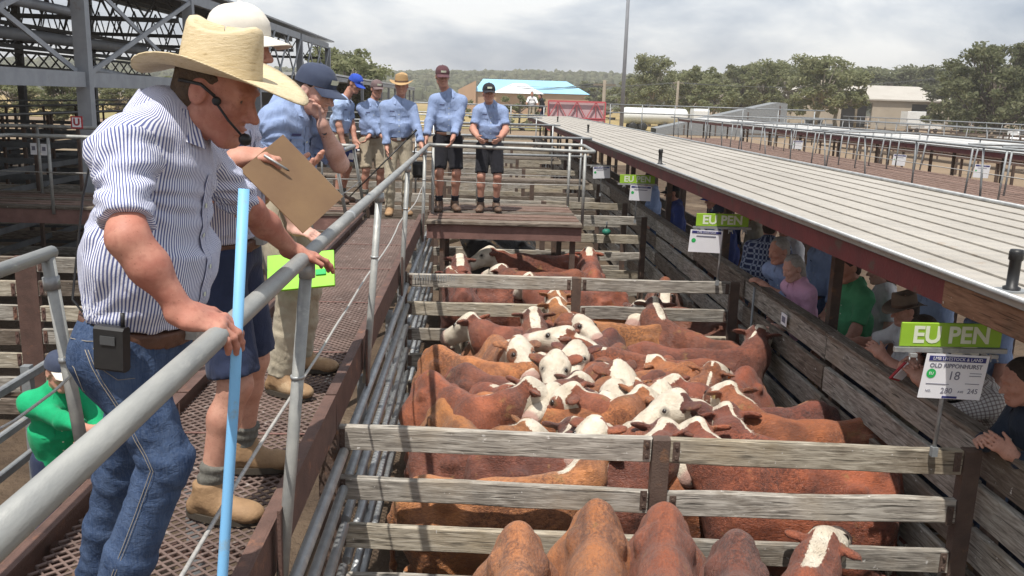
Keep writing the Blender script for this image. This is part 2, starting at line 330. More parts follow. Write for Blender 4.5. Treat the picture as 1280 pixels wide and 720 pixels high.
for x in (-3.2, -4.9, -6.4): MB().tube([(x, 13.22, DZ-.1), (x, 13.22, 2.6)], .020, 8).build('post', 'rail', h2)
# ---------------------------------------------------------------- cross platforms
def platform(x0, x1, y0, y1, label, n=7, z=DZ):
    p = tag(empty('cross_platform'), label, 'platform')
    for k in range(n):
        y = y0+.06+(y1-y0-.12)*k/(n-1); board(p, (x0, y, z-.02), (x1, y, z-.02), (y1-y0)/n-.075, .045, 'rust_board' if k % 3 else 'wood_brown', 'slat')
    channel(p, (x0, y0, z-.04), (x1, y0, z-.04), .19, .05, -1, 'rust_pink')
    channel(p, (x0, y1, z-.04), (x1, y1, z-.04), .19, .05, 1, 'rust')
    x = x0+.1
    while x < x1:
        MB().bar((x, y0+.02, z-.08), (x, y1-.02, z-.08), .06, .06).build('bearer', 'rust_dark', p); x += 1.05
    for x in (x0+.2, x1-.1):
        for y in (y0+.1, y1-.1): MB().bar((x, y, -.03), (x, y, z-.12), .07, .07, (0, 1, 0)).build('leg', 'rust_dark', p)
    return p
MAT['rust_board'] = timber('red brown boards', (.10, .062, .048), (.18, .115, .09), (.28, .20, .165), (.14, .085, .06))
platform(CX1+.08, 1.36, 11.25, 13.3, 'short slatted platform under the two men in dark shorts')
platform(-9.2, CX0-.08, 11.75, 13.4, 'slatted brown platform under the man in the bright blue cap')
# ---------------------------------------------------------------- pen fences
ROWS = ((1.435, .13), (1.145, .13), (.87, .13), (.595, .13), (.32, .13))
def bolt_plate(m, x, y, z, h):
    m.box((x, y, z), (.035, .006, h)); m.tube([(x, y-.003, z+h*.3), (x, y-.014, z+h*.3)], .009, 6, sm=False); m.tube([(x, y-.003, z-h*.3), (x, y-.014, z-h*.3)], .009, 6, sm=False)
def cross_fence(yl, yr, xs, label, mats=('wood',), rows=ROWS, detail=True, post='rust_dark', th=.045, group=None, zoff=0., postw=.09, mh=None):
    """boards between steel posts at the given x stations"""
    p = tag(empty('cattle_fence'), label, 'fence', group); x0, x1 = xs[0], xs[-1]
    Y = lambda x: yl+(yr-yl)*(x-x0)/(x1-x0)
    for i in range(len(xs)-1):
        for r, (z, h) in enumerate(rows):
            a, b = xs[i]+(postw/2+.002 if detail else 0), xs[i+1]-(postw/2+.002 if detail else 0); z += zoff
            dz = random.uniform(-.012, .012); mt = mats[(r+i*2) % len(mats)]
            board(p, (a, Y(a), z+dz), (b, Y(b), z-random.uniform(-.012, .012)), th, h+random.uniform(-.008, .008), mt, roll=random.uniform(-.03, .03))
            if detail:
                for xx in (a+.03, b-.03): m = MB(); bolt_plate(m, xx, Y(xx)-th/2-.004, z+dz, h*.8); m.build('bolt_plate', post, p)
    for i, x in enumerate(xs):
        hgt = rows[0][0]+rows[0][1]/2+.002+zoff
        MB().box((x, Y(x), hgt/2-.03), (postw, .06, hgt+.06), None, .01).build('post', post, p)
    return p
F1 = cross_fence(4.40, 4.19, (-.76, .985, 2.585), 'nearest grey board fence in front of the big mob of cattle', ('wood', 'wood', 'wood_pale'))
F2 = cross_fence(8.58, 8.42, (-.72, 1.0, 2.56), 'grey board fence behind the big mob of cattle', ('wood', 'wood_pale', 'wood'))
F3 = cross_fence(13.4, 13.3, (-.70, 1.2, 2.56), 'grey board fence below the slatted platform', ('wood', 'wood_pale'), detail=False)
for i, y in enumerate((15.2, 18.6, 22.2, 26, 30.5, 36, 41)):
    cross_fence(y, y-.08, (-.70, 1.15, 2.56), ['first', 'second', 'third', 'fourth', 'fifth', 'sixth', 'seventh'][i]+' board fence beyond the slatted platform counting away from it', ('wood', 'wood_brown', 'wood_pale'), detail=False)
# iron spike strip on the far fence
sp = MB()
for k in range(58):
    x = -.6+k*.026; sp.box((x, 8.535, 1.455), (.009, .006, .055))
sp.build('ratchet_strip', 'galv_dull', F2)
# side pipe fence under the catwalk
pf = tag(empty('pipe_fence'), 'galvanised pipe rails standing under the catwalk edge', 'fence')
for z in (1.38, 1.17, .96, .72, .48, .24):
    for y0, y1 in ((-.2, 4.33), (4.4, 8.52), (8.6, 13.2)):
        MB().tube([(-.67+random.uniform(-.006, .006), y0, z), (-.67, (y0+y1)/2, z-.008), (-.67+random.uniform(-.006, .006), y1, z)], .026, 10).build('pipe', 'galv', pf)
for y in (1.4, 2.9, 5.45, 7.2, 10.1): MB().bar((-.715, y, -.03), (-.715, y, 1.44), .06, .05, (0, 1, 0), .006).build('post', 'galv_dull', pf)
# ---------------------------------------------------------------- right hand timber wall and lane
wl = tag(empty('lane_wall'), 'long weathered board wall the buyers lean on', 'wall')
WX = 2.69; ys = [-1.0, 1.9, 4.26, 6.35, 8.44, 10.6, 12.85, 15.2, 17.6, 20, 23, 26, 29, 32, 35, 38, 41]
for i in range(len(ys)-1):
    for r in range(6):
        z = 1.425-r*.243
        if ys[i] > 20 and r > 2: continue
        board(wl, (WX+random.uniform(-.006, .006), ys[i]+.01, z+random.uniform(-.012, .012)), (WX+random.uniform(-.006, .006), ys[i+1]-.01, z+random.uniform(-.012, .012)), .045, .185+random.uniform(-.01, .012), ('wood', 'wood_brown', 'wood')[(r+i) % 3])
    board(wl, (WX+.02, ys[i]+.01, 1.535), (WX+.02, ys[i+1]-.01, 1.535), .11, .035, 'wood_brown', 'cap_rail')
for i, y in enumerate(ys):
    MB().box((WX+.065, y-.06, .75), (.07, .07, 1.5), None, .008).build('post', 'rust_dark', wl)
MB().tube([(WX-.05, 8.05, .35), (WX-.05, 8.05, 1.53)], .012, 8).build('gate_rod', 'galv_dull', wl)
lw2 = tag(empty('lane_wall'), 'added dark board wall blocking light along the far side of the buyers lane', 'wall')  # added wall: blocks bright light behind the buyers, kept low to admit skylight
for i in range(0, len(ys)-1):
    for r in range(5): board(lw2, (4.0, ys[i]+.01, 1.1-r*.22), (4.0, ys[i+1]-.01, 1.1-r*.22), .045, .19, 'wood_brown')
for y in ys: MB().box((4.07, y, 1.1), (.08, .08, 2.3)).build('post', 'rust_dark', lw2)
# ---------------------------------------------------------------- lane roof
def roofmat(name, c1, c2):
    m, t, b = newmat(name); v = coords(t, (1, 1, 1), False)
    col = mixc(t, rng(t, noise(t, v, .9, 6, .6), .35, .65), c1, c2)
    col = mixc(t, rng(t, noise(t, coords(t, (2.5, 1.2, 1), True), 1.1, 7, .7), .5, .75, 0, .5), col, tuple(x*.66 for x in c2)); col = mixc(t, rng(t, noise(t, coords(t, (1, 1, 1), True), 3.3, 6, .7), .62, .70, 0, .35), col, (.30, .20, .12))
    col = mixc(t, rng(t, noise(t, v, 31, 2), .76, .80), col, (.8, .8, .78))
    oi = nd(t, 'ShaderNodeObjectInfo'); hs = nd(t, 'ShaderNodeHueSaturation', {'Color': col, 'Value': rng(t, oi.outputs['Random'], 0, 1, .97, 1.03)})
    t.links.new(hs.outputs[0], b.inputs['Base Color']); b.inputs['Roughness'].default_value = .5; b.inputs['Metallic'].default_value = .25
    w_ = nd(t, 'ShaderNodeTexWave', {'Vector': v, 'Scale': 2.05, 'Distortion': .0}, wave_type='BANDS', bands_direction='Y', wave_profile='SIN')
    h = math_(t, 'ADD', math_(t, 'MULTIPLY', w_.outputs['Fac'], .8), noise(t, v, 8, 3)); bump(t, b, h, .55, .014); return m
MAT['roof'] = roofmat('weathered roof sheet', (.455, .418, .36), (.385, .35, .297))
MAT['roof_white'] = roofmat('pale roof sheet', (.62, .61, .58), (.53, .52, .49))
def lane_roof(x0, x1, y0, y1, z0, slope, label, n=8, mat='roof', raw=True, step=3.1):
    p = tag(empty('lane_roof'), label, 'roof'); wd = (x1-x0)/n; Z = lambda x: z0+slope*(x-x0)
    cuts = [y0, y0+.36*(y1-y0), y0+.68*(y1-y0), y1]
    for k in range(n):
        xa, xb = x0+k*wd, x0+(k+1)*wd
        for c in range(3):
            m = MB(); ya, yb = cuts[c]-(.06 if c else 0), cuts[c+1]; lift = .004*(c % 2)
            sec = [(xa+.004, -.03), (xa+.005, .006), (xa+.03, .009), (xa+.07, .004), (xa+.5*wd, .003), (xb-.02, .0), (xb-.004, -.002), (xb-.003, -.03)]
            m.raw([(x, y, Z(x)+h+lift) for y in (ya, yb) for x, h in sec], [(i, i+1, len(sec)+i+1, len(sec)+i) for i in range(len(sec)-1)])
            m.build('roof_sheet', mat, p)
    MB().raw([(x0, y0, Z(x0)-.03), (x1, y0, Z(x1)-.03), (x1, y1, Z(x1)-.03), (x0, y1, Z(x0)-.03)], [(0, 1, 2, 3)]).build('under_sheet', 'rust_dark', p)
    e = MB(); e.tube([(x0-.01, y0, Z(x0)+.012), (x0-.01, y1, Z(x0)+.012)], .014, 8); e.build('edge_flashing', 'galv', p)
    e = MB(); e.tube([(x1+.01, y0, Z(x1)+.014), (x1+.01, y1, Z(x1)+.014)], .018, 8); e.build('edge_flashing', 'galv', p)
    yf = y0 if not raw else 4.12
    MB().box((x0+.05, (yf+y1)/2, Z(x0)-.085), (.05, y1-yf, .15), None).build('fascia', 'fascia', p)
    MB().box((x1-.05, (y0+y1)/2, Z(x1)-.095), (.05, y1-y0, .15), None).build('fascia', 'fascia', p)
    if raw: board(p, (x0+.047, y0, Z(x0)-.088), (x0+.047, yf-.004, Z(x0)-.088), .06, .16, 'fascia_raw', 'beam_end')
    y = y0+.9
    while y < y1:
        MB().bar((x0+.08, y, Z(x0)-.07), (x1-.08, y, Z(x1)-.07), .05, .12).build('rafter', 'rust_dark', p)
        for x in (x0+.55, x1-.35): MB().box((x, y+.05, (Z(x)-.13)/2-.01), (.075, .075, Z(x)-.12)).build('post', 'rust_dark', p)
        y += step
    for x in np.linspace(x0+.45, x1-.45, 3): MB().box((x, (y0+y1)/2, Z(x)-.025), (.06, y1-y0-.1, .04)).build('purlin', 'rust_dark', p)
    return p
RX0, RX1, RZ, RS = 2.27, 4.12, 2.435, .035
lane_roof(RX0, RX1, 2.6, 42, RZ, RS, 'long pale ribbed iron roof with a dark red fascia over the buyers lane', 9)
for i, (px, py, h) in enumerate(((1264, 362, .19), (825, 205, .2), (735, 166, .2), (697, 153, .2))):
    P = atz(px, py, 2.45); z = RZ+RS*(P[0]-RX0)
    st = tag(empty('roof_stub', (P[0], P[1], z)), ['black capped pipe stub at the near end of the lane roof', 'second black pipe stub standing on the lane roof', 'third black pipe stub standing on the lane roof', 'farthest black pipe stub standing on the lane roof'][i], 'vent pipe')
    MB().lathe([(.0, h), (.026, h), (.03, h-.012), (.03, h-.045), (.024, h-.05), (.024, .03), (.036, .025), (.036, .0)], n=10).build('pipe', 'black', st)
    MB().box((0, 0, .008), (.13, .1, .01)).build('flange', 'galv_dull', st)
# ---------------------------------------------------------------- pen signs and cards
def pen_sign(x, y, label, eu=True, w_=.51):
    s = tag(empty('pen_sign', (x, y, 0)), label, 'sign')
    if eu:
        MB().box((0, 0, 2.12), (w_, .012, .122), None, .003).build('panel', 'lime_sign', s)
        text(s, 'EU PEN', (.0, -.0078, 2.117), .118, 'letter', bold=.0035, sx=1.02)
    MB().bar((-w_/2-.03, -.012, 2.045), (w_/2+.03, -.012, 2.045), .02, .022).build('clip_rail', 'galv', s)
    for k in range(4):
        cx = -w_/2+.06+k*(w_-.1)/3; m = MB(); m.box((cx, -.03, 2.022), (.035, .022, .018)); m.tube([(cx-.016, -.032, 2.012), (cx-.02, -.04, 1.996)], .004, 5); m.tube([(cx+.016, -.032, 2.012), (cx+.02, -.04, 1.996)], .004, 5)
        m.build('clip', 'galv', s)
    MB().tube([(-.0, .012, 1.47), (.01, .012, 2.05)], .011, 8).build('rod', 'galv', s)
    MB().box((0, .01, 1.50), (.03, .03, .05)).build('foot', 'galv_dull', s); return s
def card(x, y, z, label, full=True, tilt=.06, w_=.32, h=.22):
    c = tag(empty('pen_card', (x, y, z)), label, 'card'); c.rotation_euler = (.07, tilt, .05)
    n = 8; X = [-w_/2+w_*i/n for i in range(n+1)]; f = lambda xx: .0004*math.sin(xx*14)
    m = MB(); V = [(xx, f(xx)+dy, zz-.5*h*0) for dy in (0, .002) for zz in (-h/2, h/2) for xx in X]; k = n+1
    F = [(i, i+1, k+i+1, k+i) for i in range(n)]+[(2*k+i+1, 2*k+i, 3*k+i, 3*k+i+1) for i in range(n)]
    m.raw(V, F, True); m.build('sheet', 'paper', c)
    R = (PI/2, 0, 0)
    MB().box((0, -.0018, h*.40), (w_*.9, .002, h*.11)).build('header_band', 'ink_blue', c)
    if full:
        text(c, 'LMB LIVESTOCK & LAND', (0, -.0038, h*.40), .0235, 'paper', R)
        text(c, 'OLD RIPPONHURST', (0, -.0018, h*.24), .031, 'ink_grey', R, .0006)
        m = MB(); m.raw([(0, 0, 0)]+[(.025*math.cos(2*PI*i/20), 0, .025*math.sin(2*PI*i/20)) for i in range(20)], [(0, i+1, (i+1) % 20+1) for i in range(20)])
        d = m.build('green_disc', 'ink_green', c); d.location = (-w_*.37, -.0018, h*.06); text(c, 'EU', (-w_*.37, -.0022, h*.06), .02, 'paper', R)
        text(c, '18', (.0, -.0018, h*.02), .065, 'ink_grey', R); text(c, 'NO.', (-w_*.36, -.0018, -h*.33), .017, 'ink_grey', R)
        text(c, '280', (-w_*.07, -.0018, -h*.32), .042, 'ink_grey', R); text(c, 'AVE', (w_*.16, -.0018, -h*.33), .017, 'ink_grey', R); text(c, '245', (w_*.35, -.0018, -h*.31), .038, 'ink_grey', R)
        for k, (a, b, zz) in enumerate(((-.42, -.05, -.17), (.24, .43, .10), (.24, .43, .04), (.2, .43, -.14), (-.12, .12, -.46))): MB().box(((a+b)/2*w_, -.0018, zz*h), ((b-a)*w_, .001, .003 if k < 4 else .011)).build('printed_line', 'ink_grey' if k < 4 else 'ink_blue', c)
    else:
        text(c, 'LMB LIVESTOCK', (0, -.0038, h*.40), .026, 'paper', R)
        MB().box((-.0, -.0018, h*.22), (w_*.6, .001, .012)).build('printed_line', 'ink_grey', c)
        m = MB(); m.raw([(0, 0, 0)]+[(.022*math.cos(2*PI*i/14), 0, .022*math.sin(2*PI*i/14)) for i in range(14)], [(0, i+1, (i+1) % 14+1) for i in range(14)])
        d = m.build('green_disc', 'ink_green', c); d.location = (-w_*.37, -.0018, h*.02)
    return c
pen_sign(2.365, 4.14, 'lime EU PEN sign hanging nearest, above the fence corner')
card(2.385, 4.10, 1.915, 'white printed card marked 18 clipped under the nearest EU PEN sign', True, .05, .33, .235)
pen_sign(2.37, 8.36, 'lime EU PEN sign standing on the fence behind the cattle')
card(2.21, 8.32, 1.915, 'white card under the EU PEN sign behind the cattle', False, .04)
pen_sign(2.32, 12.75, 'lime EU PEN sign beyond the slatted platform, smallest of the three')
card(2.37, 12.71, 1.92, 'white card under the smallest EU PEN sign', False, .04)
pen_sign(2.3, 16.4, 'bare card rail without a green board beyond the smallest EU PEN sign', False)
card(2.3, 16.36, 1.92, 'white card on the bare rail beyond the green signs', False, -.05)
cc = tag(empty('number_tag', (2.64, 7.2, 1.43)), 'small white tag nailed to the board wall below the woman in pink', 'tag')
MB().box((0, 0, 0), (.006, .13, .10)).build('plate', 'paper', cc)
MB().box((-.0045, 0, .0), (.002, .08, .05)).build('printed_mark', 'ink_grey', cc)
# ---------------------------------------------------------------- left yards
lf = tag(empty('pipe_fence'), 'grey steel rail fence on the dirt behind the man in green', 'fence')
for z, h in ((1.27, .06), (.98, .055), (.73, .06), (.30, .06)): MB().bar((-3.02, .6, z), (-3.02, 7.9, z), .04, h, bev=.008).build('rail', 'galv_dull', lf)
for y in (1.0, 3.4, 5.9, 7.9): MB().bar((-3.06, y, -.03), (-3.06, y, 1.32), .06, .06, (0, 1, 0)).build('post', 'galv_dull', lf)
def rowset(n, top, pitch, h): return tuple((top-i*pitch, h) for i in range(n))
cross_fence(8.3, 8.3, (-8.2, -5.9, -4.22, -2.75), 'board fence with a studded brown post left of the man in the straw hat', ('wood_pale', 'wood', 'wood_brown'), rowset(7, 1.55, .235, .155), post='rust', postw=.20)
cross_fence(15.5, 15.5, (-9.5, -6, -3.2, -.8), 'board fence in the yard behind the man in the bright blue cap', ('wood', 'wood_brown'), rowset(5, 1.45, .27, .15), detail=False)
cross_fence(20.0, 20.0, (-9.5, -6, -3.2, -.8), 'second board fence behind the man in the bright blue cap', ('wood_brown', 'wood'), rowset(5, 1.5, .27, .15), detail=False)
for i, (y, zt) in enumerate(((17.2, 2.5), (24, 2.55), (31, 2.6))):
    h = tag(empty('handrail'), ['grey tube rail crossing the yard behind the men in blue shirts', 'middle grey tube rail across the yard beyond the men', 'farthest grey tube rail across the yard beyond the men'][i], 'handrail')
    for z in (zt, zt-.35): MB().tube([(-5.5, y, z), (2.2, y, z)], .024, 8).build('top_rail', 'galv', h)
    for x in (-4.8, -3, -1.2, .4, 2.0): MB().tube([(x, y, 1.2), (x, y, zt)], .02, 8).build('post', 'galv', h)
    for k in range(3): board(h, (-5.5, y+.2+k*.25, 1.62), (2.2, y+.2+k*.25, 1.62), .2, .05, 'wood_brown', 'slat')
# ---------------------------------------------------------------- big left shed
sh = tag(empty('selling_shed'), 'large open grey steel shed with braced girders on the left', 'shed')
SX = -5.9
MAT['shed_roof'] = M('shed roof sheet', (.30, .31, .32), (.24, .25, .26), 1, .5, .3)
MAT['clear_sheet'] = M('pale wall sheet', (.62, .63, .62), (.52, .53, .53), .6, .5)
colY = [4.6, 9.2, 13.75, 18.75, 24.2, 30, 35.5]
for y in colY:
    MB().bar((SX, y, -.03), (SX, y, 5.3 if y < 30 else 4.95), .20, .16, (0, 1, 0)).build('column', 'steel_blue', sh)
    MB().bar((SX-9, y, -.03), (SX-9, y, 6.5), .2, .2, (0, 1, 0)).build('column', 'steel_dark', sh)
for i in range(len(colY)-1):
    a, b = colY[i]+.1, colY[i+1]-.1
    MB().bar((SX, a, 3.30), (SX, b, 3.30), .12, .22).build('beam', 'steel_blue', sh); MB().bar((SX, a, 5.0), (SX, b, 5.0), .12, .2).build('beam', 'steel_blue', sh)
    n = 1 if b < 20 else 3
    for k in range(n):
        u, v_ = a+(b-a)*k/n, a+(b-a)*(k+1)/n
        MB().bar((SX+.07, u, 3.42), (SX+.07, v_, 4.9), .03, .075).build('brace', 'steel_blue', sh); MB().bar((SX-.07, u, 4.9), (SX-.07, v_, 3.42), .03, .075).build('brace', 'steel_blue', sh)
MB().box((SX-.35, 19.5, 5.22), (.9, 34, .05)).build('eave_sheet', 'shed_roof', sh)
m = MB(); m.raw([(SX-.7, 2.5, 5.25), (SX-.7, 36.2, 5.25), (SX-11, 36.2, 7.0), (SX-11, 2.5, 7.0)], [(0, 1, 2, 3)]); m.raw([(SX-11, 2.5, 7.0), (SX-11, 36.2, 7.0), (SX-26, 36.2, 5.2), (SX-26, 2.5, 5.2)], [(0, 1, 2, 3)]); m.build('roof_sheet', 'shed_roof', sh)
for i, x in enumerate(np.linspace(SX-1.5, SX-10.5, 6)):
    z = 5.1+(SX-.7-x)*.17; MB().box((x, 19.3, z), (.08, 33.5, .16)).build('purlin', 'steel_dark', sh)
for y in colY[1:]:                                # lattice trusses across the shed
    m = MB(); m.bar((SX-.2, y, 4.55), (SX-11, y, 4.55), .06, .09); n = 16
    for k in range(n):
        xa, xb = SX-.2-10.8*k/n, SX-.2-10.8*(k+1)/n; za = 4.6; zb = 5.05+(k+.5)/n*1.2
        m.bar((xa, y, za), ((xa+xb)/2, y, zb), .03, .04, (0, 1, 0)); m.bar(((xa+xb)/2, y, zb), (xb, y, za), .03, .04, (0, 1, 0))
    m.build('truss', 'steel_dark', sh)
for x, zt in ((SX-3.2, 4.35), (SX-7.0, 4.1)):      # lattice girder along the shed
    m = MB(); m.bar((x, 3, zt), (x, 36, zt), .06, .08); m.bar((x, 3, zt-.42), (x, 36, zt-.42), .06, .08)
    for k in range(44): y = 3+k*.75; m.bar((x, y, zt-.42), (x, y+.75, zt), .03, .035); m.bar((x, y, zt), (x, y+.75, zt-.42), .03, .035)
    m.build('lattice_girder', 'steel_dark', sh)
MB().tube([(SX-1.6, 4, 3.95), (SX-1.6, 20.6, 4.02)], .10, 12).build('drain_pipe', 'steel_blue', sh)
MB().tube(bend([(SX-.5, 10.0, 3.72), (SX-.5, 10.0, 4.33), (SX-.5, 14.7, 4.33), (SX-.5, 14.7, 5.1)], .25), .075, 12).build('downpipe', 'steel_blue', sh)
MB().tube(bend([(SX-.9, 15.9, 4.0), (SX-.9, 15.9, 3.5), (SX-.9, 17.6, 3.4)], .2), .075, 12).build('downpipe', 'steel_blue', sh)
for y0, y1 in ((4, 13), (13.2, 23), (23.2, 35)): MB().box((SX-13, (y0+y1)/2, 3.95), (.05, y1-y0, .62)).build('clear_sheet', 'clear_sheet', sh)
for k, (x, z) in enumerate(((SX-12.9, 3.3), (SX-12.9, 2.5))): MB().box((x, 19, z), (.06, 34, .36 if k == 0 else .05)).build('wall_rail', 'steel_dark', sh)
for k in range(22): MB().bar((SX-12.8, 4+k*1.5, 0), (SX-12.8, 4+k*1.5, 4.2), .06, .06, (0, 1, 0)).build('mullion', 'steel_dark', sh)
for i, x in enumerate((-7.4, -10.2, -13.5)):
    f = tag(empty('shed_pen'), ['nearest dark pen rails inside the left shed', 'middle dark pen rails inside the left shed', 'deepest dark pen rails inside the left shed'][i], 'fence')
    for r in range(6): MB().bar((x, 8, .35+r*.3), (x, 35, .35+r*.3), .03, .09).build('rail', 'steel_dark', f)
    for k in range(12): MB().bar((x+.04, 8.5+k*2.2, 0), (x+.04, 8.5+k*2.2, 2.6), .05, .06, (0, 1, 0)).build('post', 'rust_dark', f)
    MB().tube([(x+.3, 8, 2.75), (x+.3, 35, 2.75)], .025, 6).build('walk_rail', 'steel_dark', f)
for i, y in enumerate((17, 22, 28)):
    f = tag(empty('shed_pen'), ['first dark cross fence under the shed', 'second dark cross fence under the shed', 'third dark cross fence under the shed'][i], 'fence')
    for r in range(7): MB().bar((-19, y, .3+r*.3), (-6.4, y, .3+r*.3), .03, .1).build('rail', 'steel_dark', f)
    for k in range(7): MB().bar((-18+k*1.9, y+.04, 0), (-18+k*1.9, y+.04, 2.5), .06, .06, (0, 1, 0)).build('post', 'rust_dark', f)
# red U sign and papers on the shed pens
us = tag(empty('letter_sign', tuple(aty(96, 153, 12.6))), 'small red sign with a white letter U behind the straw hat man', 'sign')
MAT['sign_red'] = M('sign red', (.42, .03, .04), (.36, .03, .04), 5, .5)
MB().box((0, 0, 0), (.16, .01, .17)).build('panel', 'sign_red', us); MB().box((0, -.007, 0), (.12, .004, .13)).build('white_field', 'paper', us); text(us, 'U', (0, -.0095, 0), .13, 'sign_red', bold=.006)
MB().bar((0, .02, -.95), (0, .02, .05), .04, .04, (0, 1, 0)).build('post', 'rust_dark', us)
for i, (px, py) in enumerate(((42, 186), (55, 187))):
    c = tag(empty('notice', tuple(aty(px, py, 13.5))), ['left one of two small white papers on the dark pen rails', 'right one of two small white papers on the dark pen rails'][i], 'paper')
    MB().box((0, 0, 0), (.09, .006, .17)).build('sheet', 'paper', c); MB().box((0, -.005, .01), (.05, .003, .06)).build('printed_mark', 'ink_grey', c)
# low sheds further along
ls = tag(empty('low_shed'), 'low pale roofed shed beyond the big shed and behind the men', 'shed')
MB().box((-8.4, 60, 3.95), (5.0, 46, .12)).build('roof', 'clear_sheet', ls); MB().box((-5.95, 60, 3.82), (.1, 46, .22)).build('fascia', 'steel_blue', ls)
for k in range(11): MB().bar((-6.0, 37.5+k*4.5, -.03), (-6.0, 37.5+k*4.5, 3.8), .14, .14, (0, 1, 0)).build('column', 'steel_blue', ls)
MB().box((-10.8, 60, 1.9), (.1, 46, 3.8)).build('back_wall', 'steel_dark', ls)
# ---------------------------------------------------------------- right hand yards
def walkway(x0, x1, y0, y1, label, lab2, lab3, step=2.6, z=DZ, n=5):
    p = tag(empty('catwalk'), label, 'catwalk')
    for k in range(n): board(p, (x0+.1+(x1-x0-.2)*k/(n-1), y0, z-.02), (x0+.1+(x1-x0-.2)*k/(n-1), y1, z-.02), (x1-x0)/n-.05, .04, 'rust_board', 'slat')
    for x, s in ((x0, 1), (x1, -1)):
        for k in range(2): board(p, (x, y0, z-.05-k*.16), (x, y1, z-.05-k*.16), .05, .11, 'rust_board', 'side_board')
    y = y0+.5
    while y < y1: MB().bar((x0+.05, y, 0), (x0+.05, y, z-.05), .08, .08, (0, 1, 0)).build('leg', 'rust_dark', p); y += 2.5
    for x, s, lb in ((x0-.02, -1, lab2), (x1+.02, 1, lab3)):
        h = tag(empty('handrail'), lb, 'handrail')
        MB().tube([(x+s*.08, y0, z+.98), (x+s*.08, y1, z+.98)], .026, 8).build('top_rail', 'galv_dull', h)
        MB().tube([(x+s*.05, y0, z+.5), (x+s*.05, y1, z+.5)], .007, 6).build('wire_rope', 'rope', h)
        y = y0+.2
        while y < y1: MB().tube([(x, y+random.uniform(-.15, .15), z-.2), (x+s*.08, y, z+.97)], .021, 8).build('post', 'galv_dull', h); y += step
    return p
walkway(9.6, 12.3, 11, 44, 'brown boarded catwalk beyond the lane roof', 'near side tube handrail of the boarded catwalk beyond the lane roof', 'far side tube handrail of the boarded catwalk beyond the lane roof', 2.6, DZ-.05, 10)
walkway(19.4, 20.2, 17, 60, 'second boarded catwalk farther out in the right yards', 'near side handrail of the farther boarded catwalk', 'far side handrail of the farther boarded catwalk', 3.2)
walkway(31, 31.8, 26, 75, 'third boarded catwalk at the dusty edge of the right yards', 'near side handrail of the dusty outermost catwalk', 'far side handrail of the dusty outermost catwalk', 3.4)
for i, y in enumerate((16.2, 24.5, 33)):
    h = tag(empty('handrail'), ['nearest', 'middle', 'farthest'][i]+' handrail across the pens towards the pale roof', 'handrail')
    for yy in (y-.15, y+1.0):
        MB().tube([(9.65, yy, 2.6), (12.25, yy, 2.6)], .024, 8).build('top_rail', 'galv_dull', h)
        for x in (9.7, 10.5, 11.4, 12.2): MB().tube([(x, yy, 1.5), (x+.05, yy, 2.6)], .02, 8).build('post', 'galv_dull', h)
lane_roof(13.4, 15.8, 12, 60, 2.25, .05, 'pale roofed selling lane with maroon edge in the right yards', 4, 'roof_white', False, 4.2)
for i, (px, py) in enumerate(((997, 181), (1124, 200), (1227, 214))):
    P = atx(px, py, 12.9); card(P[0], P[1], P[2], ['far', 'middle', 'near'][i]+' white card hanging under the pale roofed lane', False, .05, .42, .34)
for i, (x, y0, y1) in enumerate(((24, 20, 62), (27.5, 22, 66), (36, 30, 80), (42, 34, 86), (50, 40, 92))):
    p = tag(empty('cattle_fence'), ['nearest', 'second nearest', 'middle', 'second farthest', 'farthest'][i]+' low rail fence out on the dusty right yards', 'fence')
    for z in (1.5, 1.1, .7): MB().bar((x, y0, z), (x, y1, z), .04, .12).build('rail', 'rust_dark' if i % 2 else 'wood_brown', p)
    y = y0
    while y < y1: MB().bar((x, y, 0), (x, y, 1.75), .09, .09, (0, 1, 0)).build('post', 'rust_dark', p); y += 4
for i, y in enumerate((34, 46, 58, 70)):
    p = tag(empty('cattle_fence'), ['nearest', 'second', 'third', 'farthest'][i]+' cross rail fence on the dusty right yards', 'fence')
    for z in (1.5, 1.05): MB().bar((21, y, z), (56, y, z), .04, .13).build('rail', 'wood_brown', p)
    for k in range(9): MB().bar((21+k*4.3, y, 0), (21+k*4.3, y, 1.7), .09, .09, (0, 1, 0)).build('post', 'rust_dark', p)
# red truss gate frame at the end of the roof
MAT['red_paint'] = M('faded red paint', (.50, .10, .11), (.42, .09, .10), 3, .6)
tr = tag(empty('footbridge_rail'), 'red steel truss railing at the far end of the lane roof', 'railing')
def trussp(z0, z1, x0, x1, y, n, nm):
    for a, b, w_ in (((x0, y, z1), (x1, y, z1), .08), ((x0, y, z0), (x1, y, z0), .08), ((x0, y, z0), (x0, y, z1), .12), ((x1, y, z0), (x1, y, z1), .12)): MB().bar(a, b, .06, w_, (0, 1, 0) if a[0] == b[0] else (0, 0, 1)).build('frame_bar', 'red_paint', tr)
    for k in range(n):
        xa, xb = x0+(x1-x0)*k/n, x0+(x1-x0)*(k+1)/n; xm = (xa+xb)/2
        MB().bar((xa, y, z0), (xm, y, z1), .04, .05, (0, 1, 0)).build('web_bar', 'red_paint', tr); MB().bar((xm, y, z1), (xb, y, z0), .04, .05, (0, 1, 0)).build('web_bar', 'red_paint', tr)
        MB().bar((xm, y, z0), (xm, y, z1), .03, .03, (0, 1, 0)).build('web_bar', 'red_paint', tr)
trussp(2.35, 3.18, 3.48, 6.35, 45, 3, 0); trussp(1.75, 2.30, 3.48, 6.35, 45, 4, 0)
MAT['pink_sheet'] = M('faded pink sheet', (.50, .36, .36), (.44, .31, .32), 2, .7)
MB().box((4.9, 45.12, 2.5), (2.75, .03, 1.3)).build('backing_sheet', 'pink_sheet', tr)
yw = tag(empty('cross_platform'), 'far platform the two distant men walk on beside the red railing', 'platform')
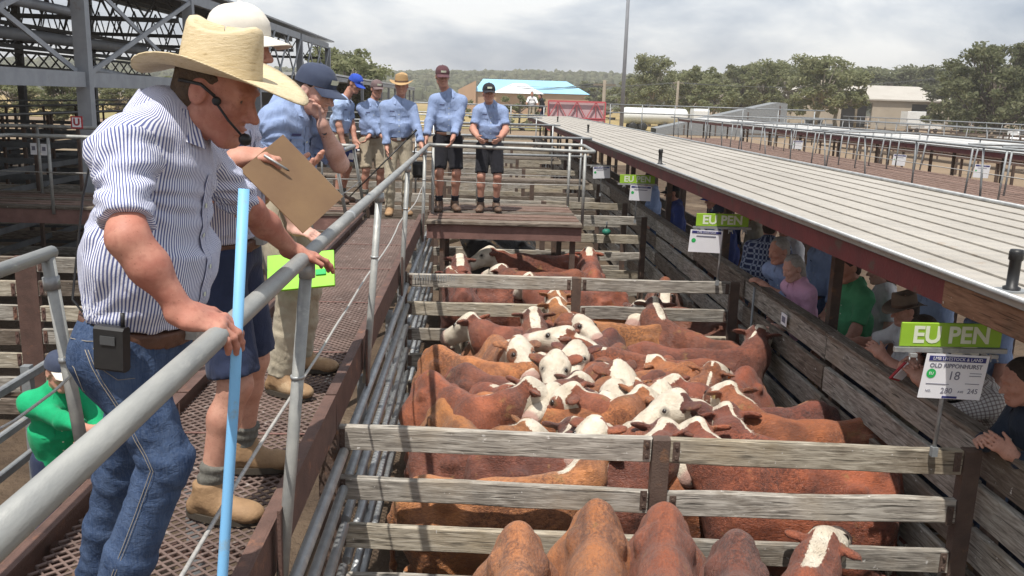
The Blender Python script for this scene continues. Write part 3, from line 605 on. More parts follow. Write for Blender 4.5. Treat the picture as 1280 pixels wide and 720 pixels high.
for k in range(5): board(yw, (-2, 45.6+k*.3, 1.9), (6.5, 45.6+k*.3, 1.9), .26, .05, 'wood_brown', 'slat')
for x in (-1.5, 1, 3.5, 6): MB().bar((x, 46, 0), (x, 46, 1.9), .12, .12, (0, 1, 0)).build('leg', 'rust_dark', yw)
fr = tag(empty('handrail'), 'thin grey rail in front of the two distant men', 'handrail')
for z in (2.9, 2.45): MB().tube([(-6, 44.8, z), (3.4, 44.8, z)], .035, 6).build('top_rail', 'galv', fr)
for k in range(6): MB().tube([(-5+k*1.65, 44.8, 1.5), (-5+k*1.65, 44.8, 2.9)], .03, 6).build('post', 'galv', fr)
r3 = tag(empty('handrail'), 'tube handrail running behind the far end of the lane roof', 'handrail')
for z in (3.1, 2.7): MB().tube([(6.4, 45, z), (16, 41, z)], .03, 6).build('top_rail', 'galv_dull', r3)
for k in range(7): MB().tube([(6.6+k*1.5, 44.9-k*.62, 1.5), (6.6+k*1.5, 44.9-k*.62, 3.1)], .028, 6).build('post', 'galv_dull', r3)
# ---------------------------------------------------------------- background: poles, tanker, sheds, vehicles
MAT['pole_grey'] = M('pole steel', (.33, .34, .36), (.28, .29, .31), 2, .5, .3); MAT['pole_wood'] = M('pole timber', (.26, .22, .17), (.20, .17, .13), 3, .9)
lp = tag(empty('light_pole'), 'tall slim grey light pole rising out of the frame', 'pole'); P = aty(777, 150, 52)
MB().tube([(P[0], 52, 0), (P[0], 52, 8), (P[0], 52, 17)], [.125, .10, .07], 10).build('shaft', 'pole_grey', lp); MB().tube([(P[0], 52, 0), (P[0], 52, .3)], .3, 10).build('base', 'pole_grey', lp)
MB().box((P[0], 52, 17.1), (1.2, .3, .2)).build('lamp_head', 'pole_grey', lp)
tops = []
for i, (px, pt, pb, Y) in enumerate(((756, 100, 178, 48), (848, 101, 150, 105), (1074, 104, 150, 118), (1275, 80, 152, 125))):
    a = aty(px, pb, Y); b = aty(px, pt, Y); u = tag(empty('power_pole', (b[0], Y, 0)), ['timber power pole nearest the red railing', 'timber power pole among the gum trees', 'timber power pole in front of the long pale shed', 'timber power pole by the big dark tree'][i], 'pole')
    MB().tube([(0, 0, 0), (0, 0, b[2])], [.12 if Y < 60 else .19, .09 if Y < 60 else .14], 8).build('shaft', 'pole_wood', u); MB().bar((-.6, 0, b[2]-.25), (.6, 0, b[2]-.25), .08, .1).build('cross_arm', 'pole_wood', u)
    tops.append(Vector((b[0], Y, b[2]-.2)))
pw = tag(empty('power_line'), 'thin power lines strung across the background poles', 'cable')
lt = Vector(aty(640, 107, 150))
for a, b in ((lt, tops[1]), (tops[1], tops[2]), (tops[2], tops[3]), (lt, tops[0])):
    for dx in (-.5, .5): MB().tube([a.lerp(b, t/8)+Vector((dx, 0, -1.2*(t/8)*(1-t/8)*4*.35)) for t in range(9)], .025, 4).build('wire', 'steel_dark', pw)
MAT['cream_wall'] = M('cream shed wall', (.41, .35, .27), (.35, .30, .235), .4, .8); MAT['shed_top'] = M('pale shed roof', (.44, .41, .36), (.39, .36, .31), .4, .6)
MAT['shade_panel'] = M('dark opening', (.05, .045, .04), (.04, .036, .03), 1, .9)  # near-black colour stands for the shade inside the shed
P0 = aty(1015, 148, 160); P1 = aty(1190, 148, 160); zt = aty(1100, 124, 160)[2]; zr = aty(1100, 109, 175)[2]
b1 = tag(empty('farm_shed', (P0[0], 160, 0)), 'long cream shed with dark openings beyond the dusty yards', 'building'); Wd = P1[0]-P0[0]
for a, b in ((-3, .2), (.42, .70), (.86, 1.0)):
    a = a if a > 0 else -.18; MB().box((Wd*(a+b)/2, 0, zt/2), (Wd*(b-a), .3, zt)).build('wall', 'cream_wall', b1)
for a, b in ((.2, .42), (.70, .86)):
    MB().box((Wd*(a+b)/2, 2.5, zt/2), (Wd*(b-a), .3, zt)).build('opening', 'shade_panel', b1); MB().box((Wd*(a+b)/2, 0, zt-.35), (Wd*(b-a), .32, .7)).build('lintel', 'cream_wall', b1)  # dark panel behind each gap paints the shade of the interior
m = MB(); m.raw([(-Wd*.2, -.6, zt), (Wd*1.02, -.6, zt), (Wd*1.02, 15, zr+.3), (-Wd*.2, 15, zr+.3), (-Wd*.2, -.6, zt-.25), (Wd*1.02, -.6, zt-.25)], [(0, 1, 2, 3), (4, 5, 1, 0)]); m.build('roof', 'shed_top', b1)
MB().box((Wd*1.0, 7, zt/2), (.3, 14, zt)).build('wall', 'cream_wall', b1)
# blue roofed building
MAT['blue_roof'] = M('light blue roof', (.25, .50, .66), (.29, .54, .69), .3, .5); MAT['white_roof'] = M('white sheeting', (.72, .76, .78), (.66, .70, .73), .3, .5); MAT['tan_wall'] = M('tan gable', (.40, .26, .17), (.36, .24, .16), .5, .8)
Yb = 210; A = aty(592, 114, Yb); B = aty(738, 113, Yb); C = aty(650, 99, Yb)
bb = tag(empty('long_building', (A[0], Yb, 0)), 'low long building with light blue and white roof across the paddock', 'building'); wd = B[0]-A[0]; e = A[2]; hh = C[2]
MB().box((wd/2, 8, e/2), (wd*.98, 15, e)).build('wall', 'tan_wall', bb)
m = MB(); m.raw([(0, 0, e), (wd, 0, e), (wd*.82, 8, hh), (.08*wd, 8, hh), (0, 16, e), (wd, 16, e)], [(0, 1, 2, 3), (3, 2, 5, 4), (1, 5, 2), (0, 3, 4)]); m.build('roof', 'blue_roof', bb)
m = MB(); m.raw([(.16*wd, -.8, e-.2), (.60*wd, -.8, e-.2), (.45*wd, 4, hh-.9), (.34*wd, 4, hh-.9)], [(0, 1, 2, 3)]); m.build('hip_roof', 'white_roof', bb)
m = MB(); m.raw([(-.13*wd, -.5, 0), (.02*wd, -.5, 0), (.02*wd, -.5, hh-.6), (-.13*wd, -.5, e+.3), (-.13*wd, 12, 0), (-.13*wd, 12, e+.3), (.02*wd, 12, hh-.6)], [(0, 1, 2, 3), (0, 3, 5, 4), (3, 2, 6, 5)]); m.build('gable_end', 'tan_wall', bb)
# white tanker behind the lane roof end
tk = tag(empty('tanker_trailer', tuple(aty(840, 153, 105)*V3(1, 1, 0))), 'white tanker parked beyond the far end of the lane roof', 'tanker')
MB().lathe([(0, -4), (.7, -3.95), (1.05, -3.7), (1.1, -3), (1.1, 3), (1.05, 3.7), (.7, 3.95), (0, 4)], (-2.2, 0, 1.75), 18, Matrix.Rotation(PI/2, 3, 'Y'), True, .85, 1.).build('tank', 'white_paint', tk)
MB().box((3.2, 0, 1.6), (1.8, 2.2, 2.3), None, .25).build('cab', 'white_paint', tk); MB().box((4.05, 0, 2.1), (.2, 1.9, .8)).build('windscreen', 'black', tk)
for x in (-4.8, -3.6, -1, 3.3):
    for y in (-1, 1): MB().lathe([(.0, -.14), (.42, -.14), (.5, -.08), (.5, .08), (.42, .14), (0, .14)], (x, y, .5), 12, Matrix.Rotation(PI/2, 3, 'X')).build('wheel', 'black', tk)
for i, (px, py, Y, s, mt) in enumerate(((1020, 149, 120, 1.0, 'steel_dark'), (1155, 150, 135, 1.1, 'white_paint'), (1284, 156, 80, 1.0, 'white_paint'), (950, 150, 118, 1., 'steel_blue'))):
    P = aty(px, py, Y); u = tag(empty('parked_ute', (P[0], Y, 0)), ['dark ute parked left of the long cream shed', 'small white truck parked at the dark opening of the cream shed', 'white ute cut by the frame edge in the yards', 'grey ute parked below the gum trees'][i], 'vehicle')
    MB().box((0, 0, .85*s), (4.3*s, 1.8*s, .7*s), None, .15).build('body', mt, u); MB().box((-.3*s, 0, 1.5*s), (1.9*s, 1.6*s, .65*s), None, .22).build('cabin', mt, u); MB().box((-.3*s, 0, 1.52*s), (1.5*s, 1.64*s, .38*s), None, .1).build('window', 'black', u)
    if i == 1: MB().box((-1.6*s, 0, 1.9*s), (2.6*s, 2.*s, 2.0*s), None, .05).build('box_body', mt, u)
    for x in (-1.3, 1.35):
        for y in (-.85, .85): MB().lathe([(0, -.1), (.3, -.1), (.36, -.05), (.36, .05), (.3, .1), (0, .1)], (x*s, y*s, .36*s), 12, Matrix.Rotation(PI/2, 3, 'X')).build('wheel', 'black', u)
# grey loading ramp, seen as a long slab behind the rails
lr = tag(empty('loading_ramp', tuple(aty(925, 152, 95)*V3(1, 1, 0))), 'grey sheeted loading ramp rising behind the right yards', 'ramp')
m = MB(); m.raw([(-9, 0, 0), (5, 0, 0), (5, 0, 3.6), (4, 0, 3.7), (-9, 0, .6), (-9, 3, 0), (5, 3, 0), (5, 3, 3.6), (4, 3, 3.7), (-9, 3, .6)], [(0, 1, 2, 3, 4), (9, 8, 7, 6, 5), (1, 6, 7, 2), (2, 7, 8, 3), (3, 8, 9, 4)]); m.build('side_sheet', 'galv_dull', lr)
for k in range(4): MB().bar((-6+k*3.4, -.05, 0), (-6+k*3.4, -.05, 1.1+k*.75), .1, .1, (0, 1, 0)).build('post', 'rust_dark', lr)
# ---------------------------------------------------------------- trees
def leafmat(name, c1, c2, c3):
    m, t, b = newmat(name); v = coords(t, (1, 1, 1)); col = mixc(t, rng(t, noise(t, v, .8, 5), .35, .65), c1, c2)
    at = nd(t, 'ShaderNodeAttribute', attribute_name='tint'); col = mixc(t, at.outputs['Fac'], col, c3)
    t.links.new(col, b.inputs['Base Color']); b.inputs['Roughness'].default_value = .65
    tl = nd(t, 'ShaderNodeBsdfTranslucent', {'Color': col}); ms = nd(t, 'ShaderNodeMixShader', {0: .5})
    t.links.new(b.outputs[0], ms.inputs[1]); t.links.new(tl.outputs[0], ms.inputs[2]); t.links.new(ms.outputs[0], t.nodes['Material Output'].inputs[0]); return m
MAT['gum'] = leafmat('gum leaves', (.16, .18, .085), (.21, .225, .11), (.30, .30, .17)); MAT['dark_leaf'] = leafmat('dark leaves', (.11, .128, .062), (.145, .16, .08), (.21, .21, .115))
MAT['bark'] = M('gum bark', (.34, .30, .25), (.22, .19, .155), 3, .9); MAT['bark_dark'] = M('dark bark', (.12, .095, .075), (.085, .07, .055), 3, .9)
def crown_np(cl, per, size, rs):
    N = len(cl)*per; c = np.repeat(np.array([k[:3] for k in cl]), per, 0); r = np.repeat(np.array([k[3] for k in cl]), per)
    u = rs.normal(size=(N, 3)); u /= np.linalg.norm(u, axis=1)[:, None]; p = c+u*(r*rs.random(N)**.45)[:, None]*np.array([1, 1, .72])
    a = rs.normal(size=(N, 3)); a[:, 2] *= .6; a /= np.linalg.norm(a, axis=1)[:, None]; b = np.cross(a, rs.normal(size=(N, 3))); b /= np.linalg.norm(b, axis=1)[:, None]
    s = size*rs.uniform(.6, 1.4, N)[:, None]; v = np.stack([p-a*s-b*s*.45, p+a*s-b*s*.45, p+a*s+b*s*.45, p-a*s+b*s*.45], 1).reshape(-1, 3)
    return v, np.arange(N*4).reshape(-1, 4), np.repeat(rs.random(N)**2, 4)
def tree_meshes(h, w_, seed, leaf, bark, ncl=26, per=95, size=.3, bare=.3, droop=1.):
    rs = np.random.default_rng(seed); m = MB(); cl = []; tr_ = max(.12, h*.026); forks = []
    base = [(0, 0, 0), (rs.normal()*.15, rs.normal()*.15, h*bare*.6), (rs.normal()*.3, rs.normal()*.3, h*bare*1.2), (rs.normal()*.4, rs.normal()*.4, h*.72)]
    m.tube(base, [tr_*1.25, tr_, tr_*.8, tr_*.3], 8)
    for k in range(ncl):
        a = rs.uniform(0, 2*PI); zz = h*(bare+(1-bare)*rs.random()**.8*.92); rel = (zz/h-bare)/(1-bare); R = w_/2*math.sqrt(max(.06, 1-(rel*1.25-.42)**2))*rs.uniform(.35, 1.)
        tip = (R*math.cos(a), R*math.sin(a), zz); cl.append(tip+(h*rs.uniform(.06, .115),))
        if k % 2 == 0:
            s0 = Vector(base[2]).lerp(Vector(base[3]), rs.random()*.7); m.tube([s0, s0.lerp(Vector(tip), .5)+Vector((0, 0, -.1*h*rs.random())), Vector(tip)], [tr_*.45, tr_*.3, tr_*.1], 5)
    v, q, t_ = crown_np(cl, per, size, rs); me = np_mesh('crown', v, q, MAT[leaf], False); at = me.attributes.new('tint', 'FLOAT', 'POINT'); at.data.foreach_set('value', t_.astype(np.float32))
    return m.mesh('trunk', bark), me
TM = [tree_meshes(9, 6.5, 1, 'gum', 'bark', 70, 85, .14, .3), tree_meshes(8, 7, 2, 'gum', 'bark', 70, 85, .14, .25), tree_meshes(7, 5.5, 3, 'gum', 'bark', 54, 85, .13, .35), tree_meshes(8.5, 9.5, 4, 'dark_leaf', 'bark_dark', 120, 95, .14, .12), tree_meshes(8, 6, 5, 'dark_leaf', 'bark_dark', 70, 85, .15, .22), tree_meshes(3, 4, 6, 'gum', 'bark_dark', 26, 120, .08, .06)]
def tree(px, py_base, top, Y, k, label, sx=1., name='gum_tree', group=None):
    b = aty(px, py_base, Y); t = aty(px, top, Y); h0 = (9, 8, 7, 8.5, 8, 3)[k]; s = (t[2]+.1)/h0*.98
    o = tag(empty(name, (b[0], Y, -.02)), label, 'tree', group); o.scale = (s*sx, s*sx, s); o.rotation_euler.z = random.uniform(0, 6.28)
    for nm, me in zip(('trunk', 'crown'), TM[k]): link(nm, me, o)
tl = [(812, 145, 66, 125, 0, .9, 'tallest pale gum standing just right of the light pole'), (843, 146, 84, 135, 1, .9, 'rounded gum right of the tallest pale gum'), (875, 146, 79, 120, 1, .95, 'full gum with bright crown left of the wide dark gum'), (893, 146, 96, 112, 2, 1.2, 'low bushy gum in front of the full bright gum'), (925, 147, 78, 140, 4, 1.1, 'dark gum standing in the middle of the row'), (955, 146, 72, 118, 0, 1., 'spreading gum above the grey loading ramp'), (985, 146, 76, 130, 1, 1., 'gum standing at the left end of the cream shed'), (1020, 146, 66, 108, 0, 1.15, 'tall bright gum with pale forked trunk before the cream shed'), (1048, 146, 82, 112, 2, 1.1, 'small gum leaning right before the cream shed'), (1105, 146, 88, 200, 4, 1.3, 'dark tree behind the roof of the cream shed'), (1150, 146, 80, 195, 4, 1.2, 'taller dark tree behind the right end of the cream shed'), (1075, 146, 84, 210, 4, 1.2, 'dim tree behind the left half of the cream shed'), (1190, 146, 84, 190, 4, 1.1, 'slim dark tree beside the big dark tree'), (1240, 156, 47, 88, 3, .95, 'big dark spreading tree at the right end of the row'), (1300, 156, 55, 95, 3, .9, 'dark tree cut off by the right frame edge'), (790, 140, 96, 150, 2, .9, 'small gum behind the light pole'), (765, 140, 104, 165, 5, 1.3, 'low scrub behind the red railing'), (655, 143, 113, 95, 5, 1., 'round green bush in the paddock'), (573, 140, 118, 100, 5, .8, 'small dull bush left of the smiling man'), (436, 120, 55, 62, 1, 1.1, 'leafy tree behind the end of the big shed'), (415, 120, 62, 70, 4, 1.1, 'darker tree behind the big shed'), (-60, 150, 60, 60, 4, 1.2, 'dark tree seen under the big shed at far left'), (20, 150, 95, 70, 1, 1.3, 'green tree seen under the big shed beam'), (150, 150, 96, 75, 0, 1.3, 'bright green tree seen under the shed right of the column'), (200, 150, 92, 80, 1, 1.3, 'bright green tree seen between column and straw hat'), (80, 150, 96, 66, 4, 1.3, 'dim tree seen behind the shed column')]
for a in tl: tree(*a[:5], a[6], a[5], group='trees beyond the yards')
for i, (px, top, Y, k, sx) in enumerate(((800, 92, 210, 4, 1.5), (828, 90, 230, 1, 1.5), (862, 88, 200, 4, 1.5), (905, 86, 220, 1, 1.4), (940, 84, 190, 4, 1.5), (972, 84, 215, 1, 1.5), (1003, 82, 230, 4, 1.5), (1035, 84, 240, 1, 1.5), (1062, 82, 220, 4, 1.5), (1090, 80, 250, 1, 1.4), (1122, 82, 260, 4, 1.6), (1170, 82, 240, 1, 1.5), (1205, 78, 150, 4, 1.5), (740, 101, 240, 4, 1.6), (1215, 100, 120, 5, 1.2))):
    tree(px, 146, top, Y, k, ['hazy belt tree behind the tallest pale gum', 'hazy belt tree behind the rounded gum', 'hazy belt tree behind the full bright gum', 'hazy belt tree between the full bright gum and the dark gum', 'hazy belt tree right of the dark gum', 'hazy belt tree between the spreading gum and the cream shed gum', 'hazy belt tree left of the tall forked gum', 'hazy belt tree right of the tall forked gum', 'hazy belt tree above the left end of the cream shed roof', 'hazy belt tree above the first dark opening of the cream shed', 'hazy belt tree above the middle of the cream shed roof', 'hazy belt tree above the right end of the cream shed', 'hazy belt tree touching the big dark tree on its left', 'low hazy belt tree left of the light pole', 'low bush at the foot of the big dark tree'][i], sx, group='hazy tree belt')
# wooded hill: one far mass
def forest(n, seed):
    rs = np.random.default_rng(seed); X = rs.uniform(-420, 620, n); Y = 430+rs.random(n)**.8*420; Z = hillz(X, Y); H = rs.uniform(3, 7.5, n); W = H*rs.uniform(.35, .6, n)
    ico = np.array([(.1, .05, .92), (.8, 0, .62), (.25, .75, .7), (-.62, .45, .66), (-.62, -.45, .72), (.25, -.75, .6), (.75, .53, -.3), (-.3, .85, -.35), (-.9, 0, -.3), (-.3, -.85, -.32), (.75, -.53, -.35)])
    tri = [(0, 1, 2), (0, 2, 3), (0, 3, 4), (0, 4, 5), (0, 5, 1), (1, 6, 2), (2, 7, 3), (3, 8, 4), (4, 9, 5), (5, 10, 1), (2, 6, 7), (3, 7, 8), (4, 8, 9), (5, 9, 10), (1, 10, 6)]
    v = ico[None]*np.stack([W, W, H*.55], -1)[:, None]; v = v*rs.uniform(.75, 1.25, v.shape); v += np.stack([X, Y, Z+H*.5], -1)[:, None]
    f = (np.array(tri)[None]+(np.arange(n)*11)[:, None, None]).reshape(-1, 3)
    me = np_mesh('forest', v.reshape(-1, 3), [], MAT['dark_leaf'], False, f); at = me.attributes.new('tint', 'FLOAT', 'POINT'); at.data.foreach_set('value', np.repeat(rs.random(n)**2, 11).astype(np.float32))
    return tag(link('forest', me), 'dark wooded hillside along the horizon', 'forest', kind='stuff')
forest(12000, 11)
# ================================================================== implicit surfaces for bodies and clothes
def _noise3(p, s, seed=0):
    x, y, z = (p*s).T; a = seed*1.7
    return (np.sin(x+1.3*np.sin(y*1.1+a)+a)+np.sin(y*1.2+1.4*np.sin(z*.9+a*2)+2.1)+np.sin(z*1.1+1.2*np.sin(x*1.3+a)+4.2))/3
class SDF:
    def __init__(s): s.p = []
    def cap(s, a, b, r1, r2=None, k=.03, flat=None, cut=False, part=0):
        s.p.append(dict(t='c', a=np.asarray(a, float), b=np.asarray(b, float), r1=r1, r2=r1 if r2 is None else r2, k=k, flat=flat, cut=cut, part=part, sub=False)); return s
    def ell(s, c, r, ax=None, k=.03, part=0, sub=False):
        s.p.append(dict(t='e', c=np.asarray(c, float), r=np.asarray(r, float), ax=np.eye(3) if ax is None else np.asarray(ax, float), k=k, part=part, sub=sub)); return s
    def sub(s, c, r, ax=None, k=.01): return s.ell(c, r, ax, k, 0, True)
    @staticmethod
    def dist(q, P):
        if q['t'] == 'e':
            l = (P-q['c'])@q['ax'].T/q['r']; n = np.sqrt((l*l).sum(-1)); n2 = np.sqrt((((l/q['r'])**2).sum(-1)))+1e-9
            return n*(n-1)/n2
        a, b = q['a'], q['b']; d = P-a; ba = b-a; L2 = ba@ba+1e-12; tt = (d@ba)/L2; t = np.clip(tt, 0, 1)
        o = d-t[..., None]*ba; r = q['r1']+(q['r2']-q['r1'])*t
        if q['flat'] is not None:
            ax, ra = q['flat']; al = o@ax; o = o-(al*(1-1/ra))[..., None]*ax
        if q['cut']:
            o2 = d-tt[..., None]*ba
            if q['flat'] is not None: al = o2@ax; o2 = o2-(al*(1-1/ra))[..., None]*ax
            rr = q['r1']+(q['r2']-q['r1'])*tt; L_ = math.sqrt(L2)
            return np.maximum(np.sqrt((o2*o2).sum(-1))-rr, np.maximum(-tt, tt-1)*L_)
        return np.sqrt((o*o).sum(-1))-r
    def bounds(s, q):
        if q['t'] == 'e': m = q['r'].max(); return q['c']-m, q['c']+m
        f = q['flat'][1] if q['flat'] is not None else 1; m = max(q['r1'], q['r2'])*max(1, f)
        return np.minimum(q['a'], q['b'])-m, np.maximum(q['a'], q['b'])+m
    def mesh(s, vox):
        bs = [s.bounds(q) for q in s.p if not q['sub']]; lo = np.min([b[0] for b in bs], 0)-3*vox; hi = np.max([b[1] for b in bs], 0)+3*vox
        n = np.ceil((hi-lo)/vox).astype(int)+1; D = np.full(n, .5, np.float32); ax = [lo[i]+vox*np.arange(n[i]) for i in range(3)]
        for q in s.p:
            b0, b1 = s.bounds(q); mg = q['k']+2.5*vox; i0 = np.clip(((b0-mg-lo)/vox).astype(int), 0, n-1); i1 = np.clip(((b1+mg-lo)/vox).astype(int)+2, 1, n)
            if (i1 <= i0).any(): continue
            sl = tuple(slice(a, b) for a, b in zip(i0, i1)); P = np.stack(np.meshgrid(*[ax[i][sl[i]] for i in range(3)], indexing='ij'), -1); d = s.dist(q, P).astype(np.float32); o = D[sl]; k = q['k']
            if q['sub']: d = -d; h = np.clip(k-np.abs(o-d), 0, None)/k; D[sl] = np.maximum(o, d)+h*h*k*.25
            else: h = np.clip(k-np.abs(o-d), 0, None)/k; D[sl] = np.minimum(o, d)-h*h*k*.25
        return surface_nets(D, lo, vox)
    def parts(s, V):
        best = np.full(len(V), 9.); pid = np.zeros(len(V), int)
        for q in s.p:
            if q['sub']: continue
            d = s.dist(q, V); m = d < best; best[m] = d[m]; pid[m] = q['part']
        return pid
def surface_nets(D, lo, vox):
    n = np.array(D.shape); ins = D < 0; c = [(i, j, k) for i in (0, 1) for j in (0, 1) for k in (0, 1)]
    cs = lambda A, o: A[o[0]:n[0]-1+o[0], o[1]:n[1]-1+o[1], o[2]:n[2]-1+o[2]]
    cnt = sum(cs(ins, o).astype(np.int8) for o in c); act = (cnt > 0) & (cnt < 8); idx = np.argwhere(act); m = len(idx)
    S = np.zeros((m, 3)); W = np.zeros(m); vals = {o: cs(D, o)[act] for o in c}
    for a in c:
        for axis in range(3):
            if a[axis] == 1: continue
            b = list(a); b[axis] = 1; b = tuple(b); da, db = vals[a], vals[b]; cr = (da < 0) != (db < 0); t = np.where(cr, da/np.where(cr, da-db, 1), 0)
            p = np.tile(np.array(a, float), (m, 1)); p[:, axis] = t; S[cr] += p[cr]; W[cr] += 1
    V = lo+vox*(idx+S/W[:, None]); num = np.full(act.shape, -1, np.int64); num[act] = np.arange(m); Q = []
    for axis in range(3):
        u, v = [(1, 2), (2, 0), (0, 1)][axis]; sl0 = [slice(1, n[i]-1) for i in range(3)]; sl1 = list(sl0); sl0[axis] = slice(0, n[axis]-1); sl1[axis] = slice(1, n[axis])
        A, B = ins[tuple(sl0)], ins[tuple(sl1)]
        for mask, flip in ((A & ~B, False), (~A & B, True)):
            e = np.argwhere(mask)
            if not len(e): continue
            off = np.ones(3, int); off[axis] = 0; e = e+off; def_ = []
            for du, dv in ((-1, -1), (0, -1), (0, 0), (-1, 0)):
                f = e.copy(); f[:, u] += du; f[:, v] += dv; def_.append(num[f[:, 0], f[:, 1], f[:, 2]])
            q = np.stack(def_, -1); Q.append(q[:, ::-1] if flip else q)
    Q = np.concatenate(Q); Q = Q[(Q >= 0).all(1)]; return V, Q
def join_np(parts):
    V = []; Q = []; o = 0
    for v, q in parts: V.append(v); Q.append(q+o); o += len(v)
    return np.concatenate(V), np.concatenate(Q)
def normals(V, Q):
    a, b, c, d = (V[Q[:, i]] for i in range(4)); fn = np.cross(c-a, d-b); N = np.zeros_like(V)
    for i in range(4): np.add.at(N, Q[:, i], fn)
    return N/(np.linalg.norm(N, axis=1)[:, None]+1e-12)
def attr(me, name, val): at = me.attributes.new(name, 'FLOAT', 'POINT'); at.data.foreach_set('value', np.asarray(val, np.float32))
def sstep(x, a, b): t = np.clip((x-a)/(b-a), 0, 1); return t*t*(3-2*t)
# ================================================================== CATTLE
def coatmat():
    m, t, b = newmat('hereford coat'); v = coords(t, (1, 1, 1)); oi = nd(t, 'ShaderNodeObjectInfo')
    n = noise(t, v, 3.2, 6, .62, .3); curl = noise(t, coords(t, (1, 1, 1)), 26, 5, .65, 1.6); fine = noise(t, coords(t, (9, 30, 30)), 3.2, 5, .68, .9)
    base = oi.outputs['Color']; dark = mixc(t, 1., base, (.38, .32, .30), 'MULTIPLY'); lite = mixc(t, 1., base, (1.75, 1.75, 1.5), 'MULTIPLY')
    vor = nd(t, 'ShaderNodeTexVoronoi', {'Vector': nd(t, 'ShaderNodeVectorMath', {0: v, 1: nd(t, 'ShaderNodeTexNoise', {'Vector': v, 'Scale': 9, 'Detail': 3}).outputs['Color']}, operation='ADD').outputs[0], 'Scale': 30}).outputs['Distance']
    zone = rng(t, noise(t, v, 2.4, 4, .6), .44, .60)
    col = mixc(t, rng(t, n, .36, .54), mixc(t, 1., base, (.62, .56, .52), 'MULTIPLY'), base); col = mixc(t, rng(t, n, .5, .70, 0, .8), col, lite)
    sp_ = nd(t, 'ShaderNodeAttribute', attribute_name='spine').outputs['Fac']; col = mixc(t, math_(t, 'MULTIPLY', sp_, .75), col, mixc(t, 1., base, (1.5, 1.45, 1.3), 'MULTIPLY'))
    col = mixc(t, math_(t, 'MULTIPLY', rng(t, curl, .43, .58, 0, .9), zone), col, dark); col = mixc(t, rng(t, noise(t, v, 6, 5, .7), .60, .68, 0, .65), col, (.24, .135, .04))
    col = mixc(t, rng(t, fine, .52, .70, 0, .45), col, lite); col = mixc(t, rng(t, fine, .49, .33, 0, .55), col, dark)  # highlights and shading of hair clumps painted as lighter and darker streaks
    curl = math_(t, 'ADD', math_(t, 'MULTIPLY', curl, zone), math_(t, 'MULTIPLY', math_(t, 'MULTIPLY', vor, .4), zone))
    wa = nd(t, 'ShaderNodeAttribute', attribute_name='white').outputs['Fac']; wm = math_(t, 'ADD', wa, math_(t, 'MULTIPLY', math_(t, 'SUBTRACT', noise(t, coords(t, (9, 26, 26)), 4, 4, .7), .5), .9))
    wcol = mixc(t, rng(t, noise(t, v, 9, 5, .6), .35, .75), (.70, .63, .51), (.47, .39, .285)); col = mixc(t, rng(t, wm, .46, .56), col, wcol)
    na = nd(t, 'ShaderNodeAttribute', attribute_name='nose').outputs['Fac']; col = mixc(t, na, col, (.36, .20, .16))
    da = nd(t, 'ShaderNodeAttribute', attribute_name='dark').outputs['Fac']; col = mixc(t, da, col, (.035, .025, .02))
    col = mixc(t, rng(t, noise(t, v, 60, 2), .79, .83), col, (.6, .56, .48))
    t.links.new(col, b.inputs['Base Color']); t.links.new(rng(t, noise(t, v, 7, 4), .35, .65, .32, .6), b.inputs['Roughness']); b.inputs['Specular IOR Level'].default_value = .45
    b.inputs['Sheen Weight'].default_value = .12; b.inputs['Sheen Roughness'].default_value = .5
    h = math_(t, 'ADD', math_(t, 'MULTIPLY', curl, 1.), math_(t, 'ADD', math_(t, 'MULTIPLY', fine, .9), math_(t, 'MULTIPLY', n, .6))); bump(t, b, h, .9, .013); return m
MAT['coat'] = coatmat(); MAT['eye'] = M('dark eye', (.012, .009, .008), (.02, .013, .01), 5, .15, rand=0, spec=.5)
MAT['tag_yellow'] = M('yellow ear tag', (.75, .62, .30), (.7, .58, .25), 5, .5); MAT['tag_white'] = M('white ear tag', (.8, .79, .74), (.75, .74, .7), 5, .5); MAT['tag_orange'] = M('orange ear tag', (.65, .22, .04), (.6, .2, .04), 5, .5)
COAT = {'red': (.215, .062, .026), 'dark': (.135, .040, .022), 'orange': (.29, .105, .036), 'tan': (.33, .135, .05), 'black': (.012, .011, .011), 'bay': (.172, .049, .024)}
COWLIST = []
